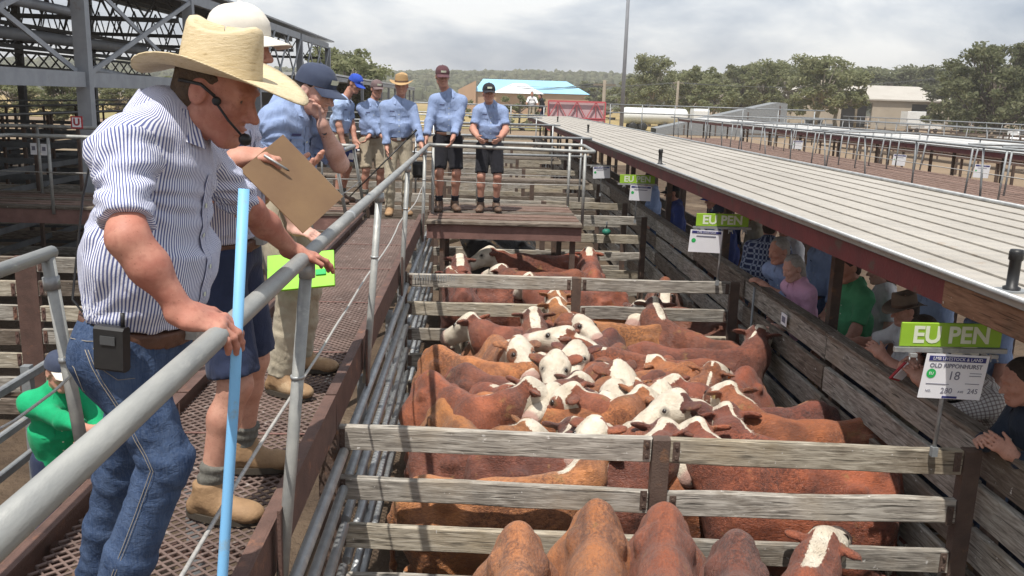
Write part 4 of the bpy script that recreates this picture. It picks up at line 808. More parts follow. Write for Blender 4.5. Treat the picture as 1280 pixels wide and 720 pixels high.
def cow(label, hip, aim, nose=None, nz=.95, coat='red', h=1.13, crest=1., blaze=0., tail=0., tags=0, seed=0, face=1., wide=1., z0=0., eyepatch=0., wither=0.):
    """hip: (x, y) of the hips; aim: (x, y) the spine points at; nose: world point the muzzle reaches towards"""
    hip = np.asarray(hip, float); aim = np.asarray(aim, float); s = h/1.10
    d = aim[:2]-hip[:2]; th = math.atan2(d[1], d[0]); c, sn = math.cos(th), math.sin(th); org = np.array([hip[0]+c*.33*s, hip[1]+sn*.33*s])
    rs = np.random.default_rng(seed+100); j = lambda a: rs.uniform(-a, a)
    if nose is None: nl = np.array([1.16, j(.12), .92+j(.12)])
    else: dx = np.asarray(nose[:2], float)-org; nl = np.array([dx[0]*c+dx[1]*sn, -dx[0]*sn+dx[1]*c, nz])/s
    S = SDF(); W = wide; LX = np.array([.85, .80, 1])
    _cap, _ell = S.cap, S.ell
    def bc(a, b, r1, r2, **k_): return _cap(np.asarray(a, float)*LX, np.asarray(b, float)*LX, r1*.92, r2*.92, **k_)
    def be(c_, r_, *q_, **k_): return _ell(np.asarray(c_, float)*LX, np.asarray(r_, float)*LX, *q_, **k_)
    bx = np.eye(3)
    be((-.02, 0, .70), (.56, .255*W, .315), k=.05); be((-.40, 0, .78), (.27, .215*W, .26), k=.12); be((.36, 0, .76), (.27, .205*W, .31), k=.12)
    bc((-.66, 0, 1.015), (-.48, 0, 1.04), .026, .04, k=.10); bc((-.5, 0, 1.035), (.05, 0, 1.01), .035, .04, k=.13); bc((.0, 0, 1.01), (.40, 0, 1.055+wither), .05, .055, k=.15)
    for sd_ in (-1, 1):
        be((-.33, .168*W*sd_, .985), (.065, .030, .034), k=.055); be((-.62, .085*sd_, .92), (.06, .05, .06), k=.09)
        bc((.40, .15*W*sd_, .80), (.44, .155*sd_, .52), .10, .075, k=.1)
        bc((.44, .15*sd_, .56), (.45, .145*sd_, .33), .07, .047, k=.05); bc((.45, .145*sd_, .33), (.43, .145*sd_, .07), .042, .035, k=.03, part=2); bc((.43, .145*sd_, .07), (.46, .145*sd_, .03), .045, .052, k=.02, part=3)
        bc((-.46, .145*W*sd_, .76), (-.36, .17*sd_, .52), .155, .10, k=.1); bc((-.36, .165*sd_, .52), (-.60, .15*sd_, .39), .09, .05, k=.06)
        bc((-.60, .15*sd_, .39), (-.55, .15*sd_, .08), .046, .037, k=.03, part=2); bc((-.55, .15*sd_, .08), (-.52, .15*sd_, .03), .045, .052, k=.02, part=3)
    bc((-.64, 0, .985), (-.72, .01+tail, .82), .035, .024, k=.05); bc((-.72, .01+tail, .82), (-.71, .02+tail*1.6, .5), .022, .02, k=.02); bc((-.71, .02+tail*1.6, .5), (-.70, .02+tail*1.8, .36), .035, .012, k=.02)
    nb = np.array([.435, 0, .95]); vh = nl[:2]-nb[:2]; vh = vh/(np.linalg.norm(vh)+1e-9)
    if vh[0] < .05: vh = nrm(np.array([.05, vh[1]]))
    ht = .165+j(.06)+max(0, nl[2]-.9)*.35 if nose is not None else .0
    rch = .31 if nose is not None else .38
    poll = nb+np.array([vh[0]*rch, vh[1]*rch, ht]); pt = np.clip((nl[2]+.04-poll[2])/.42, -.55, .2); ch = math.sqrt(1-pt*pt); hd = np.array([vh[0]*ch, vh[1]*ch, pt])
    md = (nb+poll)/2+np.array([.03, 0, .01])
    S.cap((.36, 0, .89), md, .155, .118, k=.12, flat=(np.array([0, 0, 1.]), 1.15)); S.cap(md, poll+np.array([0, 0, -.035]), .112, .084, k=.07)
    S.cap((.40, 0, .68), md+np.array([0, 0, -.09]), .10, .06, k=.12)
    up = nrm(np.array([0, 0, 1.])-hd*hd[2]); rt = np.cross(hd, up); AX = np.array([hd, rt, up]); hk = .97; hp = lambda a, b, c_: poll+(hd*a+rt*b+up*c_)*hk
    S.ell(hp(.06, 0, .0), np.array((.125, .108, .097))*hk, AX, k=.06, part=1); S.cap(hp(.07, 0, .02), hp(.34, 0, -.005), .086*hk, .062*hk, k=.05, flat=(rt, 1.2), part=1)
    S.cap(hp(.10, 0, -.055), hp(.30, 0, -.05), .07*hk, .047*hk, k=.05, part=1); S.ell(hp(.365, 0, -.02), np.array((.05, .078, .06))*hk, AX, k=.035, part=1); S.ell(hp(-.015, 0, .07), np.array((.055, .06, .045))*hk, AX, k=.05, part=1)
    for sd_ in (-1, 1):
        S.ell(hp(.125, .078*sd_, .045), np.array((.035, .022, .022))*hk, AX, k=.025, part=1)
        ea = nrm(rt*sd_+up*(-.05+j(.22))-hd*(.45+j(.15))); e2 = nrm(np.cross(ea, hd)); S.ell(hp(.0, .095*sd_, .03)+ea*.058, (.074, .050, .020), np.array([ea, nrm(np.cross(e2, ea)), e2]), k=.02, part=4)
        S.sub(hp(.392, .032*sd_, -.005), (.012, .010, .014), AX, k=.008)
    V, Q = S.mesh(.0195 if hip[1] > 8.6 else .0155); pid = S.parts(V)
    N = normals(V, Q); V = V+N*(.007*_noise3(V, 9, seed)+.004*_noise3(V, 27, seed+3)+.0025*_noise3(V, 61, seed+5))[:, None]
    L_ = (V-poll)/hk; fx, fy, fz = L_@hd, L_@rt, L_@up; near = sstep(-np.linalg.norm(L_-hd*.15, axis=1), -.36, -.26)
    wf = near*sstep(fx, -.045, .015)*(pid != 4); 
    wf = wf*face
    if eyepatch: 
        for sd_ in (-1, 1): wf = wf*(1-eyepatch*sstep(-np.linalg.norm(L_-(hd*.12+rt*.085*sd_+up*.03), axis=1), -.085, -.045))
    if blaze: wf = wf*sstep(-np.abs(fy), -.085, -.035)
    yl = V[:, 1]-np.clip((V[:, 0]-.36)/max(.1, poll[0]-.36), 0, 1.1)*poll[1]; cw_ = .036+.016*_noise3(V, 17, seed)
    ct = sstep(-np.abs(yl), -cw_-.03, -cw_+.02)*sstep(V[:, 0], .38-.12*rs.random(), .46)*sstep(N[:, 2], .35, .75)*crest
    br = sstep(-V[:, 2], -.62, -.52)*sstep(V[:, 0], .2, .42)*.8; sock = sstep(-V[:, 2], -.26, -.18)*(pid == 2); und = sstep(-V[:, 2], -.43, -.40)*sstep(-np.abs(V[:, 1]), -.16, -.1)*(pid == 0)
    tl_ = (V[:, 0] < -.6)*sstep(-V[:, 2], -.52, -.45)
    white = np.clip(np.maximum.reduce([wf, ct*(pid != 4), br, sock, und, tl_]), 0, 1)
    if coat == 'black': white = wf*.9*(pid != 4)
    ns = sstep(fx, .305, .345)*near*(pid == 1); inear = (pid == 4)*.0; dk = (pid == 3)*1.0
    for sd_ in (-1, 1): dk = np.maximum(dk, sstep(-np.linalg.norm(L_-(hd*.398+rt*.032*sd_-up*.005), axis=1), -.024, -.012))
    for sd_ in (-1, 1): dk = np.maximum(dk, .62*sstep(-np.linalg.norm(L_-(hd*.14+rt*.085*sd_+up*.055), axis=1), -.042, -.026))
    dk = np.maximum(dk, sstep(-np.linalg.norm(np.stack([fx-.385, fy*.4, fz+.045], 1), axis=1), -.012, -.006)*.7)
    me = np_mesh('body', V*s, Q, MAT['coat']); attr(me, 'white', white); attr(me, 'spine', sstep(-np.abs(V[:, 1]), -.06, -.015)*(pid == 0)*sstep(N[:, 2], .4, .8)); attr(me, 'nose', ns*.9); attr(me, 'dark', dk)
    e = tag(empty('cow', (org[0], org[1], z0), th), label, 'cow', 'cattle crowded in the pens')
    b = link('body', me, e); cc = np.array(COAT[coat])*rs.uniform(.86, 1.14); b.color = (cc[0], cc[1]*rs.uniform(.92, 1.1), cc[2], 1)
    if hip[1] < 9.2:
        keep = (pid != 3)*(V[:, 2] > .35)*(ns < .3)*(dk < .2)*((white > .3) | (pid == 4) | (np.abs(N[:, 2]) < .35)); cand = np.where(keep)[0]; n_ = 3600 if hip[1] > 4.35 else 4500; ix = rs.choice(cand, n_); nx_ = N[ix]
        fl = np.stack([-1+.9*_noise3(V[ix], 13, seed+1), .9*_noise3(V[ix], 15, seed+2), -.55*np.abs(nx_[:, 1])+.7*_noise3(V[ix], 14, seed+6)], 1); fl[pid[ix] == 1] = -hd*.6+rs.normal(size=((pid[ix] == 1).sum(), 3))*.35
        fl = fl+rs.normal(size=fl.shape)*.14; fl -= nx_*(fl*nx_).sum(1)[:, None]; fl /= np.linalg.norm(fl, axis=1)[:, None]+1e-9; tt_ = np.cross(fl, nx_); rt0 = V[ix]+rs.normal(size=(n_, 3))*.007-nx_*.003
        ln_ = rs.uniform(.010, .019, n_)*np.where(pid[ix] == 1, .5, 1)*np.where(ct[ix] > .5, 1.9, 1); tip = rt0+fl*ln_[:, None]+nx_*(ln_*rs.uniform(.04, .16, n_)*np.where(ct[ix] > .5, 2, 1))[:, None]; w_ = rs.uniform(.0014, .0026, n_)[:, None]
        hv = np.stack([rt0-tt_*w_, rt0+tt_*w_, tip], 1).reshape(-1, 3); hm = np_mesh('coat_hair', hv*s, [], MAT['coat'], False, np.arange(n_*3).reshape(-1, 3))
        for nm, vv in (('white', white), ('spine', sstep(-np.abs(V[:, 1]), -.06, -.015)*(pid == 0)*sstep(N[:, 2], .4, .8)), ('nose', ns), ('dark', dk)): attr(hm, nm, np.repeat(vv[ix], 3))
        ho_ = link('coat_hair', hm, e); ho_.color = b.color; ho_['kind'] = 'stuff'
    for sd_ in (-1, 1):
        MB().lathe([(0, -.023), (.015, -.017), (.023, 0), (.015, .017), (0, .023)], hp(.14, .082*sd_, .056)*s, 8).build('eye', 'eye', e)
    for kk in range(tags):
        sd_ = 1 if kk == 0 else -1; ce = (hp(-.02, .16*sd_, .02))*s
        m = MB(); m.box(ce, (.012, .03, .034), None, .004); m.build('ear_tag', ('tag_yellow', 'tag_white', 'tag_orange')[seed % 3], e)
    COWLIST.append(e); return e
def PZ(px, z=1.06): return atz(px[0], px[1], z)
def cowpx(label, hip, sh, nose, nzw=.9, z=1.08, **k):
    """hip, shoulder and muzzle read off the picture at back and head height"""
    H = PZ(hip, z); A = PZ(sh, z); Nn = PZ(nose, nzw); return cow(label, H[:2], A[:2], Nn, nzw, **k)
# ---------------------------------------------------------------- the cattle, placed pen by pen
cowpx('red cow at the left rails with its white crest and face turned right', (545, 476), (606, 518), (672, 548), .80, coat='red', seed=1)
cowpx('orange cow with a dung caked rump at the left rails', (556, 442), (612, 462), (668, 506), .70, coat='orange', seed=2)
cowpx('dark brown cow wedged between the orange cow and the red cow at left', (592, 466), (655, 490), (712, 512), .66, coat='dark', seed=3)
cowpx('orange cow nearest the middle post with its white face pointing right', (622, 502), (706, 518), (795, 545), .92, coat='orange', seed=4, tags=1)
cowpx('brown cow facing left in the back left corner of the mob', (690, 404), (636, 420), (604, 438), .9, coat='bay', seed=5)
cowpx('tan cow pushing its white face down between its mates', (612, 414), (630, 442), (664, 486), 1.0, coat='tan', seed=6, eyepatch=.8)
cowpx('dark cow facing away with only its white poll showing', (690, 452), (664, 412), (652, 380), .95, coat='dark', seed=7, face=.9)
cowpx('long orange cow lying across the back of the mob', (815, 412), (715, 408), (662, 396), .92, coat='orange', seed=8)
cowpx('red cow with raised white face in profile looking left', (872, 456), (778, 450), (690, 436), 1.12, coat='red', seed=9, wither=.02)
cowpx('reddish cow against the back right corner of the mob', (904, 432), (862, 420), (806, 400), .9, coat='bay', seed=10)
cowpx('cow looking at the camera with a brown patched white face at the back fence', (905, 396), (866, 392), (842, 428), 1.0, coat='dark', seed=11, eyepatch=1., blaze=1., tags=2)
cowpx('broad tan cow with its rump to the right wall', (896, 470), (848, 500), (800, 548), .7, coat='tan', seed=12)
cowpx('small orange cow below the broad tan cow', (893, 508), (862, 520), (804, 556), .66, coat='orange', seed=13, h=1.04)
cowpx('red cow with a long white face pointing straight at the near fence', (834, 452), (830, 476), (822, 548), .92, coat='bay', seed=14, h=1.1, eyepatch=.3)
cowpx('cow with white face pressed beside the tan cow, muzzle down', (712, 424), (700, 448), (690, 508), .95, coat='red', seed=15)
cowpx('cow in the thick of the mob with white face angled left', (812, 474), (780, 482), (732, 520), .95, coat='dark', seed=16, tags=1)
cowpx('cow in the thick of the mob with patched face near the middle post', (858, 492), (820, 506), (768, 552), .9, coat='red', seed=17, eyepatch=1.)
cowpx('red brown cow at the near right with ear tags and ears spread', (1080, 530), (1000, 535), (934, 548), .98, coat='red', seed=18, tags=2, eyepatch=1., crest=1)
cowpx('cow with a clean white profile lying along the near fence', (1010, 512), (940, 522), (838, 545), 1.02, coat='dark', seed=19)
cowpx('pale tan cow standing along the near fence at left', (548, 592), (690, 596), (785, 606), .8, coat='tan', seed=20, h=1.06)
cowpx('dark red curly cow seen between the near fence boards', (640, 570), (740, 576), (828, 590), .9, coat='dark', seed=21)
cowpx('red cow along the near fence at right facing left', (1070, 588), (960, 588), (850, 592), .85, coat='red', seed=22)
cowpx('deep red cow between the near fence and the tagged cow', (1085, 568), (985, 564), (880, 572), .7, coat='bay', seed=23)
cowpx('cow with its white face showing under the raised profile', (770, 440), (752, 456), (745, 500), .92, coat='bay', seed=33)
cowpx('cow with white face lowest in the middle of the mob', (800, 496), (790, 516), (784, 560), .9, coat='red', seed=34, h=1.05, eyepatch=.6)
cowpx('cow with square white face between the raised profile and the tan cow', (760, 420), (735, 440), (712, 486), 1.0, coat='dark', seed=70)
cowpx('orange cow with half hidden white face behind the patched face', (850, 462), (815, 470), (766, 506), 1.02, coat='orange', seed=71)
cowpx('red cow whose white face looks left above the near fence', (860, 520), (810, 524), (738, 540), .98, coat='red', seed=72, h=1.06)
cowpx('cow with a small white face under the dark backed cow at left', (640, 470), (665, 488), (705, 530), .95, coat='bay', seed=73, h=1.02)
cowpx('orange cow filling the back row left of the patched face', (800, 396), (760, 396), (715, 400), .9, coat='orange', seed=74)
cowpx('dark cow with its back against the right wall boards', (930, 470), (905, 500), (880, 540), .8, coat='bay', seed=75)
for i, (lab, a, b, c, nz, ct, ep) in enumerate((
    ('orange cow seen from behind next to the left rails', (560, 500), (585, 530), (640, 560), .8, 'orange', 0), ('bay cow with white face low at the left of the mob', (575, 452), (600, 472), (632, 512), .95, 'bay', .5),
    ('bay cow with white muzzle over the orange back', (700, 500), (730, 510), (775, 530), 1.0, 'bay', .8), ('red cow standing right of the middle post with white face', (905, 540), (870, 540), (815, 552), 1.02, 'red', 0),
    ('tan cow behind the tagged cow near the right wall', (1010, 500), (965, 508), (905, 520), .85, 'tan', 0), ('orange cow between the broad tan cow and the corner', (925, 446), (890, 456), (845, 470), .9, 'orange', .3),
    ('dark red cow at the near left corner of the pen', (560, 545), (620, 552), (690, 562), .85, 'dark', 0), ('orange cow low behind the near fence right of the post', (960, 560), (900, 562), (830, 572), .9, 'orange', 0))):
    cowpx(lab, a, b, c, nz, coat=ct, seed=80+i, eyepatch=ep, h=1.06)
cowpx('red cow squeezed at the back fence right of the post', (775, 390), (750, 394), (728, 424), 1.0, coat='red', seed=95, eyepatch=.6)
cowpx('bay cow turning its white face to the right wall', (820, 436), (850, 440), (890, 450), 1.0, coat='bay', seed=96)
cowpx('small red cow with its white face in the very middle of the mob', (760, 462), (742, 476), (715, 508), 1.0, coat='red', seed=97, h=1.02)
cowpx('small orange cow with tagged ears behind the clean white profile', (985, 520), (940, 508), (890, 505), 1.0, coat='orange', seed=98, tags=2, h=1.04)
# the pen in front of the near fence: rumps towards the fence
for i, (lab, hip, aim, ct, h) in enumerate((('tan cow backed up to the near fence, leftmost of the front row', (648, 690), (645, 1000), 'tan', 1.19), ('glossy orange red cow backed up to the near fence left of the middle post', (746, 672), (735, 1000), 'orange', 1.24), ('red cow backed up to the near fence right of the middle post', (831, 676), (836, 1000), 'red', 1.24), ('plum red cow backed up to the near fence beside the white naped cow', (922, 700), (930, 1000), 'dark', 1.19))):
    H_ = PZ(hip, 1.10); A_ = PZ(aim, 1.1); cow(lab, H_[:2], A_[:2], None, .9, coat=ct, h=h, seed=40+i, wide=.76)
cow('white naped cow in the front row looking away under the fence', PZ((985, 800), 1.05)[:2], PZ((1012, 700), 1.05)[:2], PZ((1068, 640), .9), .88, coat='red', h=1.02, seed=50, tags=1, crest=1.)
# the far pen under the platform
cowpx('red cow with white face turned left, largest in the far pen', (708, 322), (650, 324), (588, 338), .95, coat='red', seed=60)
cowpx('cow standing tail on at the left of the far pen', (578, 356), (574, 330), (570, 310), .9, coat='dark', seed=61)
cowpx('red cow side on behind the far pen boards', (650, 352), (612, 352), (575, 350), .8, coat='bay', seed=62)
cowpx('red cow with long white crest low in the far pen', (758, 366), (690, 370), (640, 376), .8, coat='red', seed=63)
cowpx('red cow with one dark ear up at the far pen post', (742, 340), (735, 324), (732, 305), .95, coat='red', seed=64)
cowpx('red cow facing the camera with a white blaze at the far pen wall', (832, 345), (831, 366), (830, 392), .9, coat='red', seed=65, blaze=1., h=1.05)
cowpx('black cow with a white face under the platform', (650, 296), (600, 300), (560, 304), .95, coat='black', seed=66)
cowpx('cow with white head low in the middle of the far pen', (712, 342), (676, 346), (630, 352), .95, coat='bay', seed=67)
# ================================================================== PEOPLE
def skinmat(name, c1, c2):
    m, t, b = newmat(name); v = coords(t, (1, 1, 1), False); col = mixc(t, rng(t, noise(t, v, 11, 6, .65), .38, .62), c1, c2)
    col = mixc(t, rng(t, noise(t, v, 60, 3), .52, .72, 0, .5), col, tuple(x*.72 for x in c2)); col = mixc(t, rng(t, noise(t, v, 5, 4, .6), .5, .7, 0, .5), col, (c1[0]*.95, c1[1]*.72, c1[2]*.68)); col = mixc(t, rng(t, noise(t, v, 150, 2), .66, .74, 0, .5), col, (.16, .07, .04)); t.links.new(col, b.inputs['Base Color']); b.inputs['Roughness'].default_value = .58
    b.inputs['Subsurface Weight'].default_value = .0; b.inputs['Specular IOR Level'].default_value = .4
    bump(t, b, math_(t, 'ADD', noise(t, v, 120, 4, .6), math_(t, 'MULTIPLY', noise(t, v, 34, 3), .8)), .18, .003); return m
MAT['skin_ruddy'] = skinmat('sunburnt skin', (.47, .225, .16), (.36, .135, .095)); MAT['skin'] = skinmat('tanned skin', (.50, .27, .195), (.42, .205, .145)); MAT['skin_pale'] = skinmat('fair skin', (.58, .36, .29), (.50, .28, .22))
def clothmat(name, c1, c2=None, mode='plain', per=.012, duty=.5, c3=None, bm=.5, rough=.85, bs=26, dist=.012):
    m, t, b = newmat(name); v = coords(t, (1, 1, 1), False); c2 = c2 or tuple(x*.72 for x in c1)
    su = nd(t, 'ShaderNodeAttribute', attribute_name='su').outputs['Fac']; sv = nd(t, 'ShaderNodeAttribute', attribute_name='sv').outputs['Fac']
    def bands(x, p, d, soft=.08): f = math_(t, 'FRACT', math_(t, 'DIVIDE', x, p)); return rng(t, math_(t, 'ABSOLUTE', math_(t, 'SUBTRACT', f, .5)), d/2-soft, d/2+soft)
    if mode == 'plain': col = mixc(t, rng(t, noise(t, v, 9, 6, .65), .35, .68), c1, c2)
    elif mode == 'stripe': w_ = math_(t, 'ADD', su, math_(t, 'MULTIPLY', noise(t, v, 7, 2), .006)); col = mixc(t, bands(w_, per, duty), c2, c1)
    else:
        a = bands(su, per, duty); b_ = bands(sv, per, duty); col = mixc(t, a, c2, c1); col2 = mixc(t, a, c3 or c2, c2); col = mixc(t, b_, col2, col)
    if mode == 'plain' and c3: col = mixc(t, rng(t, noise(t, v, 3.5, 5, .65), .5, .68), col, c3)
    t.links.new(col, b.inputs['Base Color']); b.inputs['Roughness'].default_value = rough; b.inputs['Specular IOR Level'].default_value = .15; b.inputs['Sheen Weight'].default_value = .08
    h = math_(t, 'ADD', noise(t, coords(t, (1, 1, .45), False), bs, 4, .55, .8), math_(t, 'MULTIPLY', noise(t, v, 320, 2), .12)); bump(t, b, h, bm, dist); return m
MAT['stripe'] = clothmat('navy striped shirt', (.72, .73, .80), (.10, .12, .27), 'stripe', .0072, .48); MAT['blue_shirt'] = clothmat('mid blue work shirt', (.26, .335, .515), (.205, .27, .435), bm=.9); MAT['blue_pale'] = clothmat('pale blue shirt', (.36, .46, .66), (.29, .385, .58), bm=.9); MAT['navy_shirt'] = clothmat('deep blue shirt', (.04, .06, .21), (.03, .045, .15))
def denim():
    m, t, b = newmat('worn denim'); v = coords(t, (1, 1, 1), False); a = noise(t, coords(t, (1, 1, .35), False), 16, 6, .65, .4); fine = noise(t, coords(t, (1, 1, .12), False), 260, 2)
    col = mixc(t, rng(t, a, .36, .66), (.028, .048, .10), (.06, .092, .165)); col = mixc(t, rng(t, noise(t, coords(t, (1, 1, .5), False), 4.2, 3, .5), .5, .72, 0, .65), col, (.125, .17, .26)); col = mixc(t, rng(t, fine, .4, .7, 0, .35), col, (.11, .145, .22))
    t.links.new(col, b.inputs['Base Color']); b.inputs['Roughness'].default_value = .9; b.inputs['Specular IOR Level'].default_value = .12
    bump(t, b, math_(t, 'ADD', noise(t, coords(t, (1, 1, 1.6), False), 34, 4, .6, 1.), math_(t, 'MULTIPLY', fine, .25)), .55, .009); return m
MAT['jeans'] = denim(); MAT['stitch'] = M('pale stitching', (.30, .27, .22), (.24, .21, .17), 90, .8); MAT['navy_short'] = clothmat('navy shorts', (.032, .042, .085), (.022, .03, .06)); MAT['black_short'] = clothmat('black shorts', (.022, .022, .028), (.016, .016, .02)); MAT['khaki'] = clothmat('khaki trousers', (.40, .35, .265), (.30, .26, .19), bm=.9, bs=20); MAT['khaki_short'] = clothmat('khaki shorts', (.38, .32, .235), (.30, .25, .18))
MAT['white_shirt'] = clothmat('white shirt', (.74, .73, .72), (.56, .55, .55)); MAT['green_shirt'] = clothmat('green shirt', (.09, .34, .16), (.07, .27, .125)); MAT['green_jacket'] = clothmat('bright green shirt', (.012, .36, .15), (.01, .27, .11)); MAT['pink_shirt'] = clothmat('pink shirt', (.68, .38, .52), (.58, .31, .45)); MAT['black_shirt'] = clothmat('black tee', (.014, .014, .016), (.02, .02, .022)); MAT['navy_jumper'] = clothmat('dark navy vest', (.028, .038, .058), (.02, .027, .042))
MAT['check'] = clothmat('white and brown check shirt', (.62, .60, .57), (.30, .25, .24), 'check', .022, .3, (.20, .16, .16)); MAT['plaid'] = clothmat('blue plaid shirt', (.05, .07, .15), (.34, .38, .48), 'check', .06, .7, (.03, .04, .10))
MAT['leather'] = M('tan boot leather', (.34, .21, .11), (.24, .145, .075), 12, .7, 0, .4, 60, c3=(.42, .30, .18), s3=7); MAT['leather_dark'] = M('brown boot leather', (.14, .085, .055), (.09, .055, .038), 12, .6, 0, .4, 60); MAT['belt'] = M('brown belt leather', (.13, .062, .04), (.08, .04, .028), 20, .5, 0, .3, 90); MAT['sock'] = M('grey ribbed sock', (.20, .19, .165), (.14, .135, .115), 30, .9, 0, .8, 120, st=(3, 3, .3)); MAT['sole'] = M('boot sole', (.05, .04, .03), (.07, .055, .04), 9, .9)
MAT['hair_dark'] = M('dark hair', (.03, .02, .014), (.05, .034, .024), 40, .6, 0, .8, 160); MAT['hair_grey'] = M('grey hair', (.36, .34, .31), (.25, .235, .215), 40, .6, 0, .8, 160); MAT['hair_brown'] = M('brown hair', (.11, .07, .042), (.07, .045, .028), 40, .6, 0, .8, 160)
def strawmat(name, c1, c2, c3):
    m, t, b = newmat(name); v = coords(t, (1, 1, 1), False); wv = nd(t, 'ShaderNodeTexWave', {'Vector': v, 'Scale': 110, 'Distortion': 4, 'Detail': 2}, wave_type='BANDS', bands_direction='Z').outputs['Fac']
    n2 = noise(t, coords(t, (30, 30, 160), False), 1.3, 4, .7); col = mixc(t, rng(t, n2, .35, .62), c1, c2); col = mixc(t, rng(t, n2, .62, .72), col, c3)
    t.links.new(col, b.inputs['Base Color']); b.inputs['Roughness'].default_value = .62; bump(t, b, math_(t, 'ADD', math_(t, 'MULTIPLY', wv, .5), n2), .45, .0025); return m
MAT['straw'] = strawmat('woven straw', (.62, .515, .335), (.53, .425, .255), (.35, .255, .135)); MAT['straw_tan'] = strawmat('tan straw', (.47, .31, .15), (.38, .245, .115), (.25, .16, .07)); MAT['felt_white'] = M('white hat', (.66, .62, .53), (.58, .54, .46), 6, .8); MAT['felt_brown'] = M('brown felt hat', (.20, .15, .11), (.15, .11, .08), 6, .85)
MAT['cap_white'] = clothmat('off white cap', (.70, .66, .58), (.62, .58, .50), bm=.15); MAT['cap_red_top'] = MAT['cap_white']; MAT['cap_red'] = clothmat('red underbrim', (.45, .035, .04), bm=.1); MAT['cap_navy'] = clothmat('navy cap', (.04, .05, .085), (.055, .068, .105), bm=.15); MAT['cap_black'] = clothmat('black cap', (.025, .025, .032), bm=.15); MAT['cap_blue'] = clothmat('royal blue cap', (.035, .085, .45), bm=.15); MAT['cap_maroon'] = clothmat('maroon cap', (.11, .052, .06), bm=.15); MAT['cap_grey'] = clothmat('brown grey cap', (.17, .12, .12), bm=.15)
MAT['eye_soft'] = M('eye', (.10, .065, .05), (.14, .10, .08), 60, .3, rand=0)
MAT['lens'] = M('dark lens', (.012, .012, .014), (.016, .016, .018), 5, .12, rand=0, spec=.5)
def ik(a, t, l1, l2, hint):
    a = np.asarray(a, float); t = np.asarray(t, float); d = t-a; L_ = np.linalg.norm(d)
    if L_ > (l1+l2)*.998: t = a+d*((l1+l2)*.998/L_); d = t-a; L_ = np.linalg.norm(d)
    u = d/L_; x = (L_*L_+l1*l1-l2*l2)/(2*L_); h = math.sqrt(max(0, l1*l1-x*x)); hv = np.asarray(hint, float); hv = nrm(hv-u*(hv@u)); return a+u*x+hv*h, t
def add_hand(S, w_, d, n, side, curl=.5, s=1., spread=.0, thumb=.5):
    d = nrm(d); n = nrm(n-d*(n@d)); lt = np.cross(d, n)*side
    S.cap(w_-d*.02, w_+d*.015, .025*s, .026*s, k=.02, flat=(lt, 1.25)); S.cap(w_+d*.012*s, w_+d*.078*s, .0165*s, .0155*s, k=.02, flat=(lt, 2.35))
    for i, ln in enumerate((.070, .080, .075, .058)):
        o = (1.5-i)*.0215*s; p = w_+d*(.086-.004*abs(i-1.2))*s+lt*o; dr = nrm(d+lt*(1.5-i)*spread); ang = curl*(.55+.08*i)
        for j_, fr in enumerate((.45, .31, .24)):
            dr = nrm(dr*math.cos(ang)+n*math.sin(ang)); q = p+dr*ln*fr*s*1.08; S.cap(p, q, (.0098-.0008*j_)*s, (.0090-.0009*j_)*s, k=.003); S.ell(p, np.array((.0103-.0008*j_,)*3)*s, None, .004); p = q; ang = curl*(.95+.05*i)
    p = w_+d*.02*s+lt*.026*s; dr = nrm(d*.75+lt*(.75-.3*thumb)+n*.45*thumb); q = p+dr*.042*s; S.cap(p, q, .0145*s, .0115*s, k=.015); dr2 = nrm(dr+d*.35+n*.35*curl-lt*.25*curl); S.cap(q, q+dr2*.04*s, .0112*s, .0088*s, k=.006)
